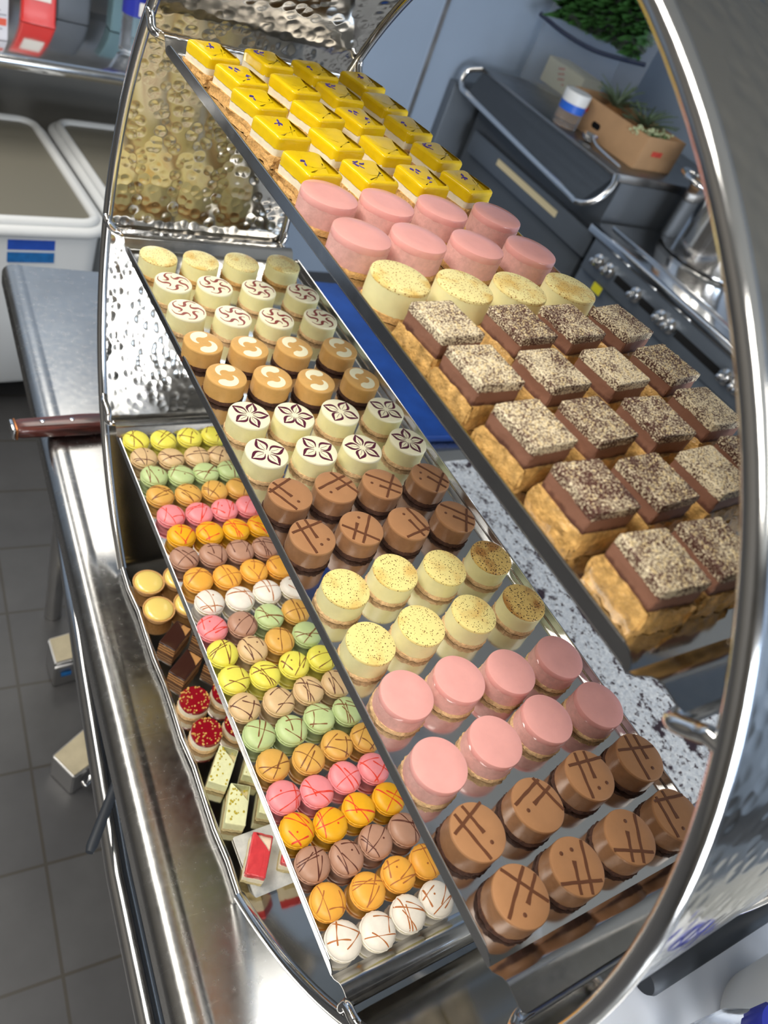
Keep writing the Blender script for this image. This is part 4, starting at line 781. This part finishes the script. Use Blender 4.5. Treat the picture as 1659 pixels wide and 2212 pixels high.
def crown(name, label, loc, n_, ln, mat, seed, spread=0.6, wd=0.016, cat='pineapple', group=None, fruit=True):
    t = thing(name, label, cat, loc, 0, group); rr = random.Random(seed); bm = B()
    for k in range(n_):
        a = rr.uniform(0, 6.28); el = 0.25 + spread * rr.random(); l = ln * rr.uniform(.6, 1.1); wv = wd * rr.uniform(.6, 1.1); d = Vector((math.cos(a) * math.sin(el), math.sin(a) * math.sin(el), math.cos(el))); s = Vector((-math.sin(a), math.cos(a), 0)); P = []
        for q in range(6):
            u = q / 5; c = d * l * u + Vector((0, 0, 0.09)) + Vector((math.cos(a), math.sin(a), -0.6)) * (l * 0.35 * u * u); ww = wv * (1 - u) ** 0.7 * (0.6 + 0.8 * u) + 0.0006; P.append((bm.verts.new(c - s * ww / 2), bm.verts.new(c + Vector((0, 0, -0.003))), bm.verts.new(c + s * ww / 2)))
        for A, Bq in zip(P, P[1:]): bm.faces.new((A[0], A[1], Bq[1], Bq[0])); bm.faces.new((A[1], A[2], Bq[2], Bq[1]))
    obj('leaves', bm, mat, t)
    if fruit:
        bm = B(); lathe(bm, [(0.02, 0.0), (0.045, 0.01), (0.052, 0.05), (0.045, 0.085), (0.02, 0.098)], 28, jit=lambda r, z, a: (r * (1 + 0.04 * math.sin(a * 12 + z * 300)), z)); obj('fruit', bm, M['card_in'], t)
    return t
crown('pineapple', 'pineapple with grey green leaves in the box, farther one', (2.255, 2.27, GZ + 0.008), 46, 0.12, M['leaf_grey'], 1, 0.75, group='pineapples in the box')
crown('pineapple', 'pineapple with grey green leaves in the box, nearer one', (2.265, 2.11, GZ + 0.008), 46, 0.11, M['leaf_grey'], 2, 0.85, group='pineapples in the box')
bq = thing('floret_bunch', 'bunch of small white florets at the near end of the box', 'herbs', (2.215, 2.02, GZ + 0.008)); bm = B(); rr = random.Random(9)
for k in range(90): bmesh.ops.create_icosphere(bm, subdivisions=1, radius=rr.uniform(.003, .006), matrix=Matrix.Translation((rr.uniform(-.095, .095), rr.uniform(-.025, .03), rr.uniform(.085, .118))))
obj('florets', bm, M['floret'], bq); bm = B()
for k in range(60):
    x, y = rr.uniform(-.08, .08), rr.uniform(-.018, .02); tube(bm, [(x * .4, y * .4, 0), (x, y, rr.uniform(.07, .11))], 0.003, 5)
obj('stems', bm, M['leaf'], bq)
# clear container, cream carton, ladle, herb bag
jc = thing('clear_jar', 'clear jar with white lid and blue band beside the cardboard box', 'jar', (2.045, 2.270, GZ + 0.001))
bm = B(); lathe(bm, [(0.044, 0), (0.048, 0.004), (0.048, 0.085)], 36); obj('jar_body', bm, M['clear'], jc)
bm = B(); lathe(bm, [(0.0488, 0.055), (0.0488, 0.083)], 36, close=False); obj('blue_band', bm, M['cup_blue'], jc)
bm = B(); lathe(bm, [(0.0495, 0.083), (0.051, 0.118), (0.049, 0.121), (0.01, 0.121)], 36); obj('lid', bm, M['white_plastic'], jc)
cc = thing('cream_carton', 'cream carton with red lettering on the counter left of the jar', 'carton', (2.40, 2.70, GZ + 0.001), math.radians(4))
bm = B(); box(bm, (0, 0, 0.05), (0.12, 0.24, 0.10), 0.004); obj('carton_body', bm, M['carton_cream'], cc)
bm = B(); rr = random.Random(4)
for k in range(10): box(bm, (-0.0605, 0.01 + 0.012 * (k % 3) - 0.01 * (k // 3), 0.085 - 0.017 * (k // 3) - 0.004 * (k % 3)), (0.001, 0.009, 0.007), 0, 0)
obj('red_lettering', bm, M['red_print'], cc, smooth=False)
ld = thing('ladle', 'steel ladle lying on the counter in front of the cardboard box', 'ladle', (0, 0, 0))
bm = B(); tube(bm, bez([(2.06, 2.12, GZ + 0.03), (2.045, 2.07, GZ + 0.016), (2.045, 1.93, GZ + 0.008)], 6), 0.005, 10); obj('handle', bm, M['chrome'], ld)
bm = B(); lathe(bm, [(0.008, 0.0), (0.026, 0.010), (0.034, 0.026), (0.031, 0.026), (0.022, 0.012), (0.004, 0.004)], 28, (2.062, 2.14, GZ + 0.002)); obj('bowl', bm, M['chrome'], ld)
hb = thing('herb_bag', 'clear plastic bag of green herbs with dark blue seam leaning on wall', 'bag', (2.29, 2.565, GZ + 0.001), math.radians(27))
def bagx(z): return 0.02 + 0.06 * z
bm = B(); nu, nv = 12, 14; rr = random.Random(12)
for sd in (0, 1):
    g = [[bm.verts.new((bagx(v / nv) + (0.0 if sd == 0 else 0.004) + (-1 if sd == 0 else 1) * (0.004 + 0.035 * math.sin(PI * v / nv) * math.sin(PI * u / nu)) + rr.uniform(-.002, .002), -0.235 + 0.47 * u / nu, 0.62 * v / nv)) for v in range(nv + 1)] for u in range(nu + 1)]
    for u in range(nu):
        for v in range(nv): bm.faces.new((g[u][v], g[u + 1][v], g[u + 1][v + 1], g[u][v + 1]))
obj('bag_film', bm, M['film'], hb)
bm = B(); tube(bm, bez([(-0.030, 0.24, 0.235), (-0.034, 0.10, 0.215), (-0.036, -0.05, 0.215), (-0.030, -0.24, 0.25)], 6), 0.008, 8); obj('zip_seam', bm, M['seam'], hb)
bm = B()
for k in range(1500):
    y = rr.uniform(-.19, .20); z = rr.uniform(.25, .58); c = Vector((bagx(z / .62) + rr.uniform(-.022, .026), y, z)); s = rr.uniform(.010, .022); u = Vector((rr.uniform(-.4, .4), rr.uniform(-1, 1), rr.uniform(-1, 1))).normalized() * s; w_ = Vector((rr.uniform(-.3, .3), -u.z, u.y)) * rr.uniform(.35, .7)
    bm.faces.new([bm.verts.new(p) for p in (c - u, c + w_, c + u * 1.1, c - w_)])
obj('herb_leaves', bm, M['leaf'], hb, recalc=False)
